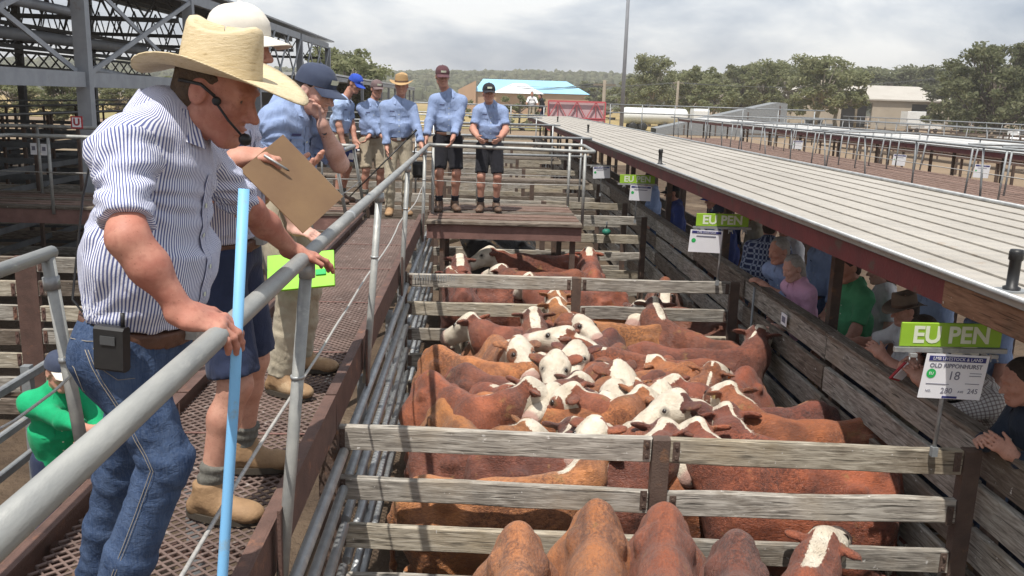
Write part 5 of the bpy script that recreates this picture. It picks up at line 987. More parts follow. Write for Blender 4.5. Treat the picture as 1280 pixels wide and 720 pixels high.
def hat_mesh(kind, root, hp, ax, s, mats):
    """hp: head centre, ax: rows forward/right/up"""
    f, r, u = ax; T = lambda a, b, c: hp+(f*a+r*b+u*c)*s; n = 40; A = [2*PI*k/n for k in range(n)]
    if kind in ('straw', 'felt', 'bushy'):
        fb, sb, hi, tk = {'straw': (.218, .19, .115, .0), 'felt': (.175, .155, .115, .0), 'bushy': (.168, .15, .105, .0)}[kind]
        rings = [(.0, .80, 0), (.45, .87, 0), (.80, .95, 0), (.93, .90, 0), (.985, .76, 0), (1.02, .50, 0), (1.035, .1, 0)]
        m = MB(); P = []
        for sc, hgt, _ in [(1.0, .0, 0), (.985, .25, 0), (.95, .6, 0), (.91, .88, 0), (.86, .97, 0), (.74, 1.0, 0), (.45, .93, 0), (.02, .90, 0)]:
            for a in A:
                pin = 1-.10*max(0, hgt-.3)*max(0, math.cos(a))**2; P.append(T(.103*sc*math.cos(a)*1.02, .086*sc*math.sin(a)*pin, .035+hi*hgt-(.018*(1-abs(math.cos(a))) if hgt > .9 and sc < .8 else 0)+.012*hgt*math.cos(2*a)))
        F = [(i*n+k, i*n+(k+1) % n, (i+1)*n+(k+1) % n, (i+1)*n+k) for i in range(7) for k in range(n)]; m.raw(P, F, True); m.build('crown', mats[0], root)
        m = MB(); P = []; R = 7
        for lay in (0, 1):
            for i in range(R+1):
                t = i/R
                for a in A:
                    ra = .100*(1-t)+fb*t*(1+.04*math.cos(a)); rb = .084*(1-t)+sb*t; z = .036+(.042*(abs(math.sin(a))**1.6)-.026*abs(math.cos(a))**1.5-.008)*t**1.6*(fb/.205)-lay*.0035+.004*math.sin(3*a+1)*t; P.append(T(ra*math.cos(a), rb*math.sin(a), z))
        F = [(i*n+k, i*n+(k+1) % n, (i+1)*n+(k+1) % n, (i+1)*n+k) for i in range(R) for k in range(n)]; off = (R+1)*n
        F += [(off+i*n+(k+1) % n, off+i*n+k, off+(i+1)*n+k, off+(i+1)*n+(k+1) % n) for i in range(R) for k in range(n)]+[(R*n+k, R*n+(k+1) % n, off+R*n+(k+1) % n, off+R*n+k) for k in range(n)]
        m.raw(P, F, True); m.build('brim', mats[0], root)
        m = MB(); P = [T(.1045*(1-.02*z_)*math.cos(a)*1.02, .088*(1-.02*z_)*math.sin(a), .037+.022*z_) for z_ in (0, 1) for a in A]; m.raw(P, [(k, (k+1) % n, n+(k+1) % n, n+k) for k in range(n)], True); m.build('hat_band', mats[1] if len(mats) > 1 else mats[0], root)
    else:
        m = MB(); P = []; rows = 8
        for i in range(rows+1):
            e = PI/2*i/rows
            for a in A: P.append(T(-.008+.110*math.cos(e)**.8*math.cos(a), .090*math.cos(e)**.8*math.sin(a), .028+.104*math.sin(e)**.85+(.012*math.cos(a) if i < 3 else .004*math.cos(a))))
        m.raw(P, [(i*n+k, i*n+(k+1) % n, (i+1)*n+(k+1) % n, (i+1)*n+k) for i in range(rows) for k in range(n)], True); m.build('crown', mats[0], root)
        m = MB(); P = []; nn = 12
        for lay in (0, 1):
            for i in range(6):
                t = i/5
                for k in range(nn+1):
                    a = -1.15+2.3*k/nn; x = .098*math.cos(a)+t*(.088*math.cos(a*.75)); y = .088*math.sin(a)*(1-.06*t); P.append(T(x, y, .040-t*.018-.026*(y/.088)**2*(.5+.6*t)-lay*.003))
        w2 = nn+1; F = [(i*w2+k, i*w2+k+1, (i+1)*w2+k+1, (i+1)*w2+k) for i in range(5) for k in range(nn)]; off = 6*w2; F2_ = [(off+i*w2+k+1, off+i*w2+k, off+(i+1)*w2+k, off+(i+1)*w2+k+1) for i in range(5) for k in range(nn)]
        m.raw(P, F+F2_+[(5*w2+k, 5*w2+k+1, off+5*w2+k+1, off+5*w2+k) for k in range(nn)], True); m.build('visor', mats[1] if len(mats) > 1 else mats[0], root)
        MB().lathe([(0, .008), (.007, .006), (.009, 0)], T(-.008, 0, .131), 8).build('button', mats[0], root)
        if len(mats) > 2 and mats[2] == mats[0]: return
        m = MB(); P = [T(.104*math.cos(a)*.96, .09*math.sin(a)*.96, z_) for z_ in (.062, .086) for a in (-.38, -.2, 0, .2, .38)]; P = [p+f*.006*s for p in P]; m.raw(P, [(k, k+1, 5+k+1, 5+k) for k in range(4)], True); m.build('badge', mats[2] if len(mats) > 2 else 'letter', root)
def cloth_uv(me, V, Q, frames, pid):
    """stripe coordinates per face corner: angle round and distance along the nearest limb"""
    fp = pid[Q[:, 0]]; su = np.zeros((len(Q), 4)); sv = np.zeros((len(Q), 4))
    for part, (o, ax, e1, e2, R) in frames.items():
        k = fp == part
        if not k.any(): continue
        C = V[Q[k]]-o; a = np.arctan2(C@e2, C@e1); a0 = a[:, :1]; a = a0+(a-a0+PI) % (2*PI)-PI; su[k] = a*R; sv[k] = C@ax
    for nm, v in (('su', su), ('sv', sv)):
        at = me.attributes.new(nm, 'FLOAT', 'CORNER'); at.data.foreach_set('value', v.astype(np.float32).ravel())
def person(label, pos, hd, H=1.78, lean=4., head=(0, 8), hands=(None, None), feet=None, twist=0., hipz=None, shift=(0, 0), shirt='blue_shirt', sleeve=.6, legs='khaki', leglen=1., boots='leather', sock='sock', skin='skin', hat=None, hatm=('cap_navy',), hair='hair_dark', hints=(None, None), curl=(.5, .5), hdir=(None, None), palm=(None, None), fine=1., J=None, belly=1., tuck=True, longhair=False, group='people at the sale', belt=True, hoff=(0, 0), hatpitch=0., pockets=True, hs=1., glasses=False, stitch=False, hk=.975, badge=True, legk=1., chest=1., arm=1.):
    s = H/1.78; J = J or {}; pos = np.asarray(pos, float); a = rad(hd); f = V3(math.cos(a), math.sin(a), 0); r = V3(math.sin(a), -math.cos(a), 0); u = V3(0, 0, 1)
    hips = J.get('hips', pos+u*(hipz or .925)*s+f*shift[0]+r*shift[1]); ln = rad(lean); ut = nrm(J['neck']-hips) if 'neck' in J else nrm(u*math.cos(ln)+f*math.sin(ln)); tr = nrm(r-ut*(r@ut)); tf = np.cross(ut, tr)
    if twist: tw = rad(twist); tr, tf = tr*math.cos(tw)+tf*math.sin(tw), tf*math.cos(tw)-tr*math.sin(tw)
    neck = J.get('neck', hips+ut*.545*s); sh = [J.get('shR', hips+ut*.472*s+tr*.172*s), J.get('shL', hips+ut*.472*s-tr*.172*s)]
    yw, pt = rad(head[0]), rad(head[1]); hf0 = tf*math.cos(yw)-tr*math.sin(yw); hf0 = nrm(hf0*V3(1, 1, 0)) if 'hf' not in J else hf0; hf = J.get('hf', nrm(hf0*math.cos(pt)-u*math.sin(pt))); hf = nrm(hf)
    hr = nrm(np.cross(hf, u)); hu = np.cross(hr, hf); hc = J.get('head', neck+(ut*.45+hu*.55)*.165*s+hf*.035*s+tf*.01)
    root = tag(empty('person', tuple(pos)), label, 'person', group); AX = np.array([hf, hr, hu])
    def put(name, V, Q, mat, n=None):
        me = np_mesh(name, V-pos, Q, MAT[mat] if isinstance(mat, str) else mat); return link(name, me, root), me
    # ---- head
    s0 = s; s = s*hs; h = lambda a_, b_, c_: hc+(hf*a_+hr*b_+hu*c_)*s0*hs; S = SDF(); e = lambda c_, rr, k=.025: S.ell(c_, np.array(rr)*s, AX, k*s)
    e(h(-.010, 0, .03), (.097, .0755, .097)); e(h(.034, 0, -.035), (.060, .054, .078), .04); e(h(.068, 0, -.108), (.024, .027, .018), .03); S.cap(h(.0, .052, -.068), h(.062, .026, -.106), .017*s, .016*s, .03*s); S.cap(h(.0, -.052, -.068), h(.062, -.026, -.106), .017*s, .016*s, .03*s)
    S.cap(h(.088, 0, .012), h(.117, 0, -.034), .0065*s, .0115*s, .014*s); e(h(.100, .0125, -.040), (.012, .0085, .0075), .008); e(h(.100, -.0125, -.040), (.012, .0085, .0075), .008); e(h(.079, .024, .024), (.016, .026, .0085), .016); e(h(.079, -.024, .024), (.016, .026, .0085), .016)
    e(h(.0925, 0, -.068), (.010, .021, .0055), .006); e(h(.091, 0, -.079), (.011, .019, .0065), .006); S.sub(h(.104, 0, -.0735), np.array((.010, .019, .0016))*s, AX, .004*s)
    for b_ in (-1, 1):
        e(h(.062, .042, -.026) if b_ > 0 else h(.062, -.042, -.026), (.022, .019, .017), .02); e(h(-.008, .077*b_, -.010), (.024, .010, .033), .012); S.sub(h(.099, .030*b_, .004), np.array((.017, .016, .012))*s, AX, .012*s); e(h(.076, .031*b_, .003), (.0125, .0165, .0115), .006); S.sub(h(.090, .031*b_, .002), np.array((.010, .0125, .0042))*s, AX, .003*s); S.sub(h(.0, .089*b_, -.006), np.array((.010, .009, .017))*s, AX, .008*s)
    S.cap(neck-ut*.05*s, hc-hf*.022*s-hu*.075*s, .062*s, .056*s, .03*s); s = s0; pieces = [S.mesh(.0055*s/fine if fine >= 1 else .0075*s)]
    # ---- arms
    el, wr = [], []; l1, l2 = .285*s, .255*s
    for i, sg in enumerate((1, -1)):
        tgt = hands[i] if hands[i] is not None else sh[i]-u*.52*s+tr*sg*.07*s+f*.08*s; hint = hints[i] if hints[i] is not None else -f*.8+r*sg*.5-u*.4
        m_, w_ = ik(sh[i], tgt, l1, l2, hint); kE, kW = ('elR', 'elL')[i], ('wrR', 'wrL')[i]; el.append(J.get(kE, m_)); wr.append(J.get(kW, w_))
        arm0 = arm; arm = arm0*(.8 if sleeve > 1 else 1)
        S = SDF(); S.cap(sh[i]+(el[i]-sh[i])*.3, el[i], .046*s*arm, .042*s*arm, .02); fd = wr[i]-el[i]; S.cap(el[i], el[i]+fd*.35, .047*s*arm, .0455*s*arm, .03); S.cap(el[i]+fd*.35, wr[i], .043*s*arm, .0275*s*arm, .03, flat=(nrm(np.cross(fd, u)+1e-6), 1.08))
        arm = arm0; dd = hdir[i] if hdir[i] is not None else nrm(fd); pn = palm[i] if palm[i] is not None else (-r*sg+f*.2)
        add_hand(S, wr[i], np.asarray(dd, float), np.asarray(pn, float), sg, curl[i], s*(.5+.5*arm)); pieces.append(S.mesh((.0035 if fine >= 1.3 else .0045 if fine >= 1 else .0068)*s))
    # ---- legs
    hj = [hips+r*.088*s-u*.01*s, hips-r*.088*s-u*.01*s]; ft = feet or (pos+r*.11+f*.03, pos-r*.11-f*.02); kn, an = [], []; LS = SDF()
    for i, sg in enumerate((1, -1)):
        at_ = np.asarray(ft[i], float)+u*.085*s; k_, t_ = ik(hj[i], at_, .43*s, .425*s, f*1.+r*sg*.15); k_ = J.get(('knR', 'knL')[i], k_); kn.append(k_); an.append(J.get(('anR', 'anL')[i], t_)); t_ = an[i]
        q_ = s if leglen < 1 else .6*s; LS.cap(hj[i], k_, .075*q_, .052*q_, .03); LS.cap(k_, k_+(t_-k_)*.3-f*.012*s, .052*q_, .056*q_, .04); LS.cap(k_+(t_-k_)*.3-f*.012*s, t_, .054*q_, .034*q_, .03)
    LS.cap(hips-ut*.0, hips+ut*.4*s, .075*s, .075*s, .05, flat=(tr, 1.3)); pieces.append(LS.mesh(.012*s))
    V, Q = join_np(pieces); put('body', V, Q, skin)
    for b_ in (-1, 1): MB().lathe([(0, -.0105*s), (.0075*s, -.0075*s), (.0105*s, 0), (.0075*s, .0075*s), (0, .0105*s)], h(.0745, .031*b_, .002)-pos, 8).build('eye', 'eye_soft', root)
    # ---- hair
    s = s0*hs
    S = SDF(); S.ell(h(-.016, 0, .034), np.array((.101, .0835, .101))*s*hk, AX, .02); S.ell(h(-.05, 0, -.03), np.array((.058, .072, .075))*s*hk, AX, .03)
    if longhair: S.cap(h(-.06, 0, -.02), h(-.09, 0, -.14), .07*s, .05*s, .04)
    S.sub(h(.105, 0, -.03), np.array((.105, .11, .105))*s, AX, .02); S.sub(h(.0, .085, -.03), np.array((.03, .03, .045))*s, AX, .01); S.sub(h(.0, -.085, -.03), np.array((.03, .03, .045))*s, AX, .01)
    if hat: S.sub(h(.0, 0, .175), np.array((.22, .22, .135))*s, AX, .01)
    V, Q = S.mesh(.009*s)
    if len(V): N = normals(V, Q); put('hair', V+N*(.002*_noise3(V, 90, 3))[:, None], Q, hair)
    if glasses:
        for b_ in (-1, 1): MB().lathe([(0, .004), (.018, .003), (.021, 0), (.0, -.002)], Vector(h(.098, .031*b_, .0)-pos), 14, Matrix((Vector(hr), Vector(hu), Vector(hf))).transposed(), True, 1.15, .85).build('lens', 'lens', root); MB().tube([Vector(h(.098, .05*b_, .006)-pos), Vector(h(.05, .078*b_, .006)-pos), Vector(h(-.005, .083*b_, .004)-pos)], .0022, 6).build('glasses_arm', 'black', root)
        MB().tube([Vector(h(.10, -.013, .004)-pos), Vector(h(.107, 0, .008)-pos), Vector(h(.10, .013, .004)-pos)], .002, 6).build('bridge', 'black', root)
    s = s0
    # ---- shirt
    S = SDF(); bl = belly; wb = .034*s if tuck else -.10*s
    S.cap(hips+ut*(wb+.055*s)+tf*.008*s, hips+ut*.26*s+tf*.012*s*bl, .1235*s*bl, .124*s*bl, .03, flat=(tr, 1.32), part=0, cut=True); S.cap(hips+ut*.24*s, hips+ut*.43*s, .116*s*chest, .108*s*chest, .08, flat=(tr, 1.46), part=0)
    S.cap(sh[0]-(sh[0]-sh[1])*.14, sh[1]+(sh[0]-sh[1])*.14, .066*s, .066*s, .07, part=0)
    for q_ in sh: S.cap(neck+(q_-neck)*.06-ut*.012*s, q_+ut*.012*s, .056*s, .046*s, .05, part=0)
    S.cap((sh[0]+sh[1])/2, neck+ut*.005*s, .082*s, .066*s, .06, part=0); fr = {0: (hips, ut, tf, tr, .158*s)}
    for i in (0, 1):
        segs = [(sh[i], el[i])] if sleeve <= 1 else [(sh[i], el[i]), (el[i], el[i]+(wr[i]-el[i])*(sleeve-1))]
        for j_, (p, q) in enumerate(segs):
            q2 = p+(q-p)*min(sleeve, 1) if j_ == 0 else q; last = j_ == len(segs)-1; r0, r1 = ((.064*arm, .056*arm) if j_ == 0 else (.058, .043))
            if last and sleeve <= 1: r1 = .058*arm
            S.cap(p+(q-p)*(.06 if j_ == 0 else 0), q2, r0*s, r1*s, .06 if j_ == 0 else .03, cut=last, part=1+i)
            if last: S.cap(q2-nrm(q-p)*.045*s, q2+nrm(q-p)*.004*s, (r1+.006)*s, (r1+.007)*s, .008, cut=True, part=1+i)
        ax_ = nrm(el[i]-sh[i]); e1 = nrm(np.cross(ax_, tf)); fr[1+i] = (sh[i], ax_, e1, np.cross(ax_, e1), .066*s)
    V, Q = S.mesh((.0075 if fine >= 1 else .0125)*s); pid = S.parts(V); N = normals(V, Q); L_ = (V-hips)@np.array([tf, tr, ut]).T/s
    wav = _noise3(L_*np.array([1, 1, .55])+.35*L_[:, [2, 0, 1]], 24, hd)*.6+_noise3(L_*np.array([1, 1, .8])-.5*L_[:, [1, 2, 0]], 47, hd+2)*.4; wav = wav+.5*(1-np.abs(_noise3(L_*np.array([.8, .8, 1.5])+.6*L_[:, [2, 2, 0]], 19, hd+4))*2)
    low = sstep(-L_[:, 2], -.22, -.05)*.8; arm_ = (pid > 0)*.35
    gf = 0
    if fine >= 1:
        for (o_, dirv, sc_) in ((sh[0]-ut*.10*s, tf, 1.), (sh[1]-ut*.10*s, tf, 1.), (hips+ut*.09*s, ut, .8)):
            dv = V-o_; rr2 = np.linalg.norm(dv, axis=1); an_ = np.arctan2(dv@ut, dv@tf+.3*(dv@tr)); gf = gf+sc_*np.exp(-rr2/.16)*np.sin(an_*13+rr2*20+2*_noise3(L_, 9, hd))
        crk = np.exp(-np.min([np.abs((V-sh[i])@nrm(el[i]-sh[i])-.62*np.linalg.norm(el[i]-sh[i])) for i in (0, 1)], 0)/.05)*(pid > 0); gf = gf+.8*crk*np.sin((V@ut)*170+4*_noise3(L_, 14, hd))
    V = V+N*(((.0055+.006*low+.003*arm_)*wav+.0095*gf)*s)[:, None]; ob, me = put('shirt', V, Q, shirt); cloth_uv(me, V, Q, fr, pid)
    # collar: a folded band open at the throat
    m = MB(); P = []; K = 18
    for (rr, hh, tl_) in ((.066, .062, 0), (.071, .068, 0), (.094, .016, 1)):
        for k in range(K+1):
            a_ = .42+(2*PI-.84)*k/K; op = max(0, 1-abs(k-K/2)/(K/2)); ex = (.02*(1-op)**2 if tl_ else 0)
            P.append(neck+(tf*math.cos(a_)*(rr*1.08+ex)+tr*math.sin(a_)*(rr+ex*.5)+ut*(hh-.022*(1-op)-ex*1.1-.012))*s-pos)
    F = [(i*(K+1)+k, i*(K+1)+k+1, (i+1)*(K+1)+k+1, (i+1)*(K+1)+k) for i in (0, 1) for k in range(K)]; m.raw(P, F, True); col_ = m.build('collar', shirt, root); me = col_.data
    for nm, fn in (('su', lambda i_, k: k*.0245), ('sv', lambda i_, k: i_*.02)):
        at = me.attributes.new(nm, 'FLOAT', 'POINT'); at.data.foreach_set('value', np.array([fn(i_, k) for i_ in range(3) for k in range(K+1)], np.float32))
    # placket and pocket flaps
    LV = (V-hips)@np.array([tf, tr, ut]).T; LV = LV[(LV[:, 0] > 0) & (pid == 0)]
    def patch(name, mat, x0, x1, z0, z1, nx=4, nz=3, off=.004, skew=0.):
        P = []
        for i in range(nz+1):
            for k in range(nx+1):
                x, z = (x0+(x1-x0)*k/nx+skew*i/nz)*s, (z0+(z1-z0)*i/nz)*s; dd = (LV[:, 1]-x)**2+(LV[:, 2]-z)**2; nn = np.argsort(dd)[:5]; P.append(hips+ut*z+tr*x+tf*(LV[nn, 0].mean()+off)-pos)
        m = MB(); w2 = nx+1; m.raw(P, [(i*w2+k, (i+1)*w2+k, (i+1)*w2+k+1, i*w2+k+1) for i in range(nz) for k in range(nx)], True); o = m.build(name, mat, root)
        for nm, vv in (('su', [(x0+(x1-x0)*k/nx+skew*i/nz)*s for i in range(nz+1) for k in range(nx+1)]), ('sv', [(z0+(z1-z0)*i/nz)*s for i in range(nz+1) for k in range(nx+1)])): attr(o.data, nm, vv)
        return o
    if len(LV) > 60:
        pk = patch('placket', shirt, -.016, .016, .11, .455, 2, 14, .0035)
        for z in (.17, .24, .31, .38): patch('button', 'letter', -.005, .005, z-.005, z+.005, 1, 1, .0065)
        if pockets:
            for sg in (1, -1):
                patch('pocket', shirt, .045 if sg > 0 else -.125, .125 if sg > 0 else -.045, .27, .385, 5, 5, .0045); patch('pocket_flap', shirt, .042 if sg > 0 else -.128, .128 if sg > 0 else -.042, .36, .40, 5, 2, .009)
            patch('embroidery', 'thread', .055, .115, .412, .424, 4, 1, .007)
    # ---- trousers
    S = SDF(); S.cap(hips-ut*.02*s, hips+ut*.075*s+tf*.005, .118*s, .120*s*bl, .05, flat=(tr, 1.30), cut=True); S.ell(hips-tf*.028*s-u*.03*s, np.array((.100, .15, .115))*s, np.array([f, r, u]), .05)
    sho = leglen < 1
    for i in (0, 1):
        q = hj[i]+(kn[i]-hj[i])*(min(leglen*2, 1) if sho else 1); S.cap(hj[i]+u*.02*s, q, .100*s*legk, (.088 if sho else .070)*s*legk, .05, cut=sho)
        if not sho: q = an[i]+(kn[i]-an[i])*.04; S.cap(kn[i], kn[i]+(q-kn[i])*.45, .068*s*legk, .068*s*legk, .03); S.cap(kn[i]+(q-kn[i])*.45, q, .067*s*legk, .062*s*legk, .03, cut=True)
    V, Q = S.mesh((.0085 if fine >= 1 else .0135)*s); N = normals(V, Q); P_ = V@np.array([[1, .3, 0], [0, 1, .4], [.3, 0, 1.5]]); kd = np.min([np.linalg.norm(V-k_, axis=1) for k_ in kn]+[np.linalg.norm(V-a_-V3(0, 0, .06), axis=1) for a_ in an], 0)
    V = V+N*((.0018+.007*sstep(-kd, -.2, -.04))*s*(_noise3(P_, 30, hd)*.5+_noise3(P_, 66, hd+1)*.6))[:, None]; ob, me = put('shorts' if sho else 'trousers', V, Q, legs)
    if stitch:
        i = 0; NV = V
        def hug(p, dirn): dd = V-p; al = dd@dirn; pr = np.linalg.norm(dd-al[:, None]*dirn, axis=1); k_ = np.argsort(pr+(al < 0)*9)[:4]; return p+dirn*(al[k_].max()+.0015)
        outw = nrm(r*1.0-f*.12)
        def seam(pts, rr=.0009): MB().tube([Vector(hug(p, outw)-pos) for p in pts], rr, 5).build('stitching', 'stitch', root)
        A0 = hips+u*.04*s; leg_ = [A0+(kn[0]-A0)*t_ for t_ in np.linspace(0, 1, 9)]+[kn[0]+(an[0]-kn[0])*t_ for t_ in np.linspace(.1, .95, 8)]
        seam(leg_); seam([p+f*.008 for p in leg_], .0007)
        B0 = hips-f*.10*s-u*.02*s; seam([B0+u*.02, B0-u*.05, B0-u*.12+f*.01, B0-u*.135+f*.035, B0-u*.12+f*.065, B0-u*.05+f*.07, B0+u*.015+f*.07, B0+u*.02])
        seam([hips+f*.02+u*.045*s, hips+f*.035+u*.0, hips+f*.07-u*.03, hips+f*.10-u*.03])
        seam([hips-f*.12+u*.04, hips-f*.06+u*.055, hips+u*.06, hips+f*.06+u*.06])
    if belt:
        S = SDF(); S.cap(hips+ut*.042*s+tf*.004, hips+ut*.082*s+tf*.005, .126*s*bl, .127*s*bl, .004, flat=(tr, 1.305), cut=True); V, Q = S.mesh(.0085*s); put('belt', V, Q, 'belt'); MB().box(Vector(hips+ut*.074*s+tf*(.13*bl)*s-pos), (.05*s, .05*s, .036*s), Matrix.Rotation(a, 3, 'Z')).build('buckle', 'galv', root)
    # ---- socks and boots
    for i in (0, 1):
        A_ = an[i]; ff = J.get('ftR' if i == 0 else 'ftL', nrm(f+r*(.18 if i == 0 else -.18))); rr_ = V3(ff[1], -ff[0], 0)
        if sho:
            S = SDF(); S.cap(A_+u*.02*s, A_+(kn[i]-A_)*.30, .045*s, .052*s, .01, cut=True); V, Q = S.mesh(.009*s); N = normals(V, Q); put('sock', V+N*(.003*np.sin(V[:, 2]*150))[:, None], Q, sock)
        S = SDF(); AXf = np.array([ff, rr_, u]); S.ell(A_+ff*.015*s-u*.015*s, np.array((.065, .047, .06))*s, AXf, .03); S.ell(A_+ff*.095*s-u*.045*s, np.array((.095, .051, .042))*s, AXf, .04); S.ell(A_+ff*.16*s-u*.05*s, np.array((.055, .048, .033))*s, AXf, .03); S.ell(A_-ff*.045*s-u*.045*s, np.array((.04, .04, .04))*s, AXf, .03); S.cap(A_-u*.02*s, A_+u*.055*s, .050*s, .053*s, .03, cut=True)
        V, Q = S.mesh(.0085*s); V[:, 2] = np.maximum(V[:, 2], A_[2]-.074*s); bo, _ = put('boot', V, Q, boots)
        m = MB(); K = 20; P = [A_+ff*(.058+.148*math.cos(2*PI*k/K))*s+rr_*((.052+.004*math.cos(2*PI*k/K))*math.sin(2*PI*k/K))*s-u*zz*s-pos for zz in (.06, .085) for k in range(K)]; m.raw(P, [(k, (k+1) % K, K+(k+1) % K, K+k) for k in range(K)]+[tuple(K+k for k in reversed(range(K))), tuple(range(K))]); so_ = m.build('sole', 'sole', bo)
    if hat:
        hp_ = rad(hatpitch); hF = hf*math.cos(hp_)+hu*math.sin(hp_); hU = hu*math.cos(hp_)-hf*math.sin(hp_); ho = hc+(hf*hoff[0]+hu*hoff[1])*s-pos; hat_mesh(hat, root, ho, np.array([hF, hr, hU]), s*hs, hatm)
    return dict(root=root, hips=hips, ut=ut, tf=tf, tr=tr, neck=neck, sh=sh, el=el, wr=wr, hc=hc, AX=AX, pos=pos, s=s, h=h, kn=kn, an=an)
MAT['thread'] = M('navy thread', (.05, .05, .12), (.06, .06, .14), 30, .9)
# ---------------------------------------------------------------- the three men on the catwalk
D = DZ
a_ = aty
man1 = person('big man in a straw hat and striped shirt leaning on the rail with a headset', (-.95, 2.15, D), -6, 1.84, shirt='stripe', sleeve=.80, legs='jeans', boots='leather_dark', skin='skin_ruddy', hat='straw', hatm=('straw', 'straw'), hair='hair_brown', hk=.965, fine=1.3, belly=1.0, chest=1.02, arm=.84, legk=.86, hatpitch=11, pockets=False, hs=.92, stitch=True,
    J=dict(hips=a_(168, 432, 2.17), neck=a_(212, 150, 2.17), head=a_(272, 112, 2.17), hf=V3(.92, -.20, -.36), shR=a_(152, 186, 1.98), shL=a_(240, 190, 2.36), elR=a_(160, 298, 1.84), wrR=a_(232, 394, 1.86), elL=a_(312, 262, 2.62), wrL=a_(366, 314, 2.86),
    knR=a_(208, 575, 2.06), anR=V3(-.97, 2.03, D+.09), knL=a_(150, 590, 2.36), anL=V3(-1.12, 2.42, D+.09)),
    hdir=(V3(.70, .12, -.22), V3(.75, .45, -.25)), palm=(V3(-.2, .35, -1), V3(-.1, -.1, -1)), curl=(.80, .42), hoff=(.0, .006))
R_ = man1['root']; p0 = man1['pos']
# headset: cable, ear pad, boom and foam ball
h = man1['h']; VB = lambda p: Vector(p-p0)
MB().tube([VB(h(-.095, .02, -.03)), VB(h(-.06, .078, .0)), VB(h(.0, .088, .012)), VB(h(.04, .083, -.002))], .004, 8).build('headset_band', 'black', R_)
MB().lathe([(0, -.006), (.009, -.006), (.011, 0), (.009, .006), (0, .006)], VB(h(.045, .078, -.012)), 12, Matrix.Rotation(PI/2, 3, 'X')).build('headset_pad', 'black', R_)
MB().tube([VB(h(.045, .08, -.015)), VB(h(.085, .072, -.045)), VB(h(.122, .05, -.072))], .003, 8).build('boom', 'black', R_)
MB().lathe([(0, -.015), (.010, -.012), (.015, -.003), (.015, .004), (.010, .012), (0, .015)], VB(h(.128, .045, -.078)), 12).build('foam_ball', 'black', R_)
MB().tube([VB(h(-.09, .04, -.03)), VB(man1['neck']-man1['tf']*.09+man1['tr']*.03+man1['ut']*.0), VB(man1['sh'][0]-man1['tf']*.085+man1['ut']*.02-man1['tr']*.05), VB(man1['hips']+man1['ut']*.36-man1['tf']*.13+man1['tr']*.10), VB(man1['hips']+man1['ut']*.12-man1['tf']*.11+man1['tr']*.12), VB(man1['hips']+man1['ut']*.07+man1['tf']*.0+man1['tr']*.175)], .0028, 6).build('headset_cable', 'black', R_)
bp = tag(empty('radio_pack', tuple(man1['hips']+man1['tr']*.18+man1['ut']*.065+man1['tf']*.035)), 'black radio pack clipped to the belt of the straw hat man', 'radio'); bp.rotation_euler = (0, .05, rad(-10))
MB().box((0, -.014, -.01), (.072, .03, .105), None, .006).build('case', 'black', bp); MB().box((0, -.031, .012), (.036, .003, .02)).build('badge', 'steel_dark', bp); MB().tube([(.025, -.01, .04), (.025, -.01, .075)], .005, 8).build('aerial', 'black', bp)
# shirt embroidery, pocket
# blue poly stick in his right hand
MAT['poly_blue'] = M('pale blue poly pipe', (.20, .45, .70), (.17, .40, .65), 3, .5, c3=(.22, .33, .42), s3=14, lo3=.56, hi3=.66)
pa, pb = a_(305, 236, 1.95), a_(277, 735, 1.83); st = tag(empty('cattle_cane', tuple(pb)), 'pale blue plastic pipe held upright against the rail', 'stick'); MB().tube([Vector(pa-pb), Vector((pa-pb)*.5)+Vector((.004, 0, 0)), (0, 0, 0), Vector((pb-pa)*.06)], .0122, 14).build('pipe', 'poly_blue', st)
# second man: white cap, clipboard
man2 = person('man in an off white cap and striped shirt writing on a brown clipboard', (-.93, 3.22, D), -4, 1.84, lean=10, head=(-14, 6), hands=(a_(300, 196, 2.93), a_(352, 214, 3.18)), feet=(V3(-.97, 3.06, D), V3(-.95, 3.48, D)), shirt='stripe', sleeve=.72, legs='navy_short', leglen=.46, boots='leather', skin='skin', hat='cap', hatm=('cap_white', 'cap_red_top', 'cap_white'), fine=1.2, hair='hair_brown', hints=(V3(-.3, -.5, -1), V3(-.2, .6, -1)), hdir=(V3(.9, .1, .1), V3(1, -.1, .2)), palm=(V3(.1, .4, -1), V3(0, -.3, 1)), curl=(.6, .4), J=dict(head=a_(299, 56, 3.12), neck=a_(272, 112, 3.16)))
MAT['hardboard'] = M('brown hardboard', (.20, .125, .065), (.165, .10, .055), 6, .3, 0, .1, 40); MAT['lime'] = M('lime plastic', (.26, .66, .02), (.21, .56, .018), 4, .4, c3=(.20, .42, .05), s3=12)
def flat_board(name, label, c, wd, ht, th, px, py, mat, cat='clipboard'):
    b = tag(empty(name, tuple(c)), label, cat); x = nrm(px); y = nrm(py-x*(py@x)); R = Matrix((Vector(x), Vector(y), Vector(np.cross(x, y)))).transposed(); b.matrix_world = Matrix.Translation(c) @ R.to_4x4(); MB().box((0, 0, 0), (wd, ht, th), None, .002).build('board', mat, b); return b
q = [a_(350, 168, 2.98), a_(424, 244, 2.98), a_(376, 281, 2.86), a_(312, 226, 2.86)]; cb = flat_board('clipboard', 'brown hardboard clipboard held by the man in the off white cap', sum(q)/4, np.linalg.norm(q[1]-q[0])*1.02, np.linalg.norm(q[3]-q[0])*1.0, .004, q[1]-q[0], q[3]-q[0], 'hardboard')
MB().box((-.09, 0, .006), (.03, .11, .006), None, .002).build('clip', 'galv', cb)
MB().box((.012, .0, .006), (.24, .16, .003)).build('paper_sheets', 'paper', cb)
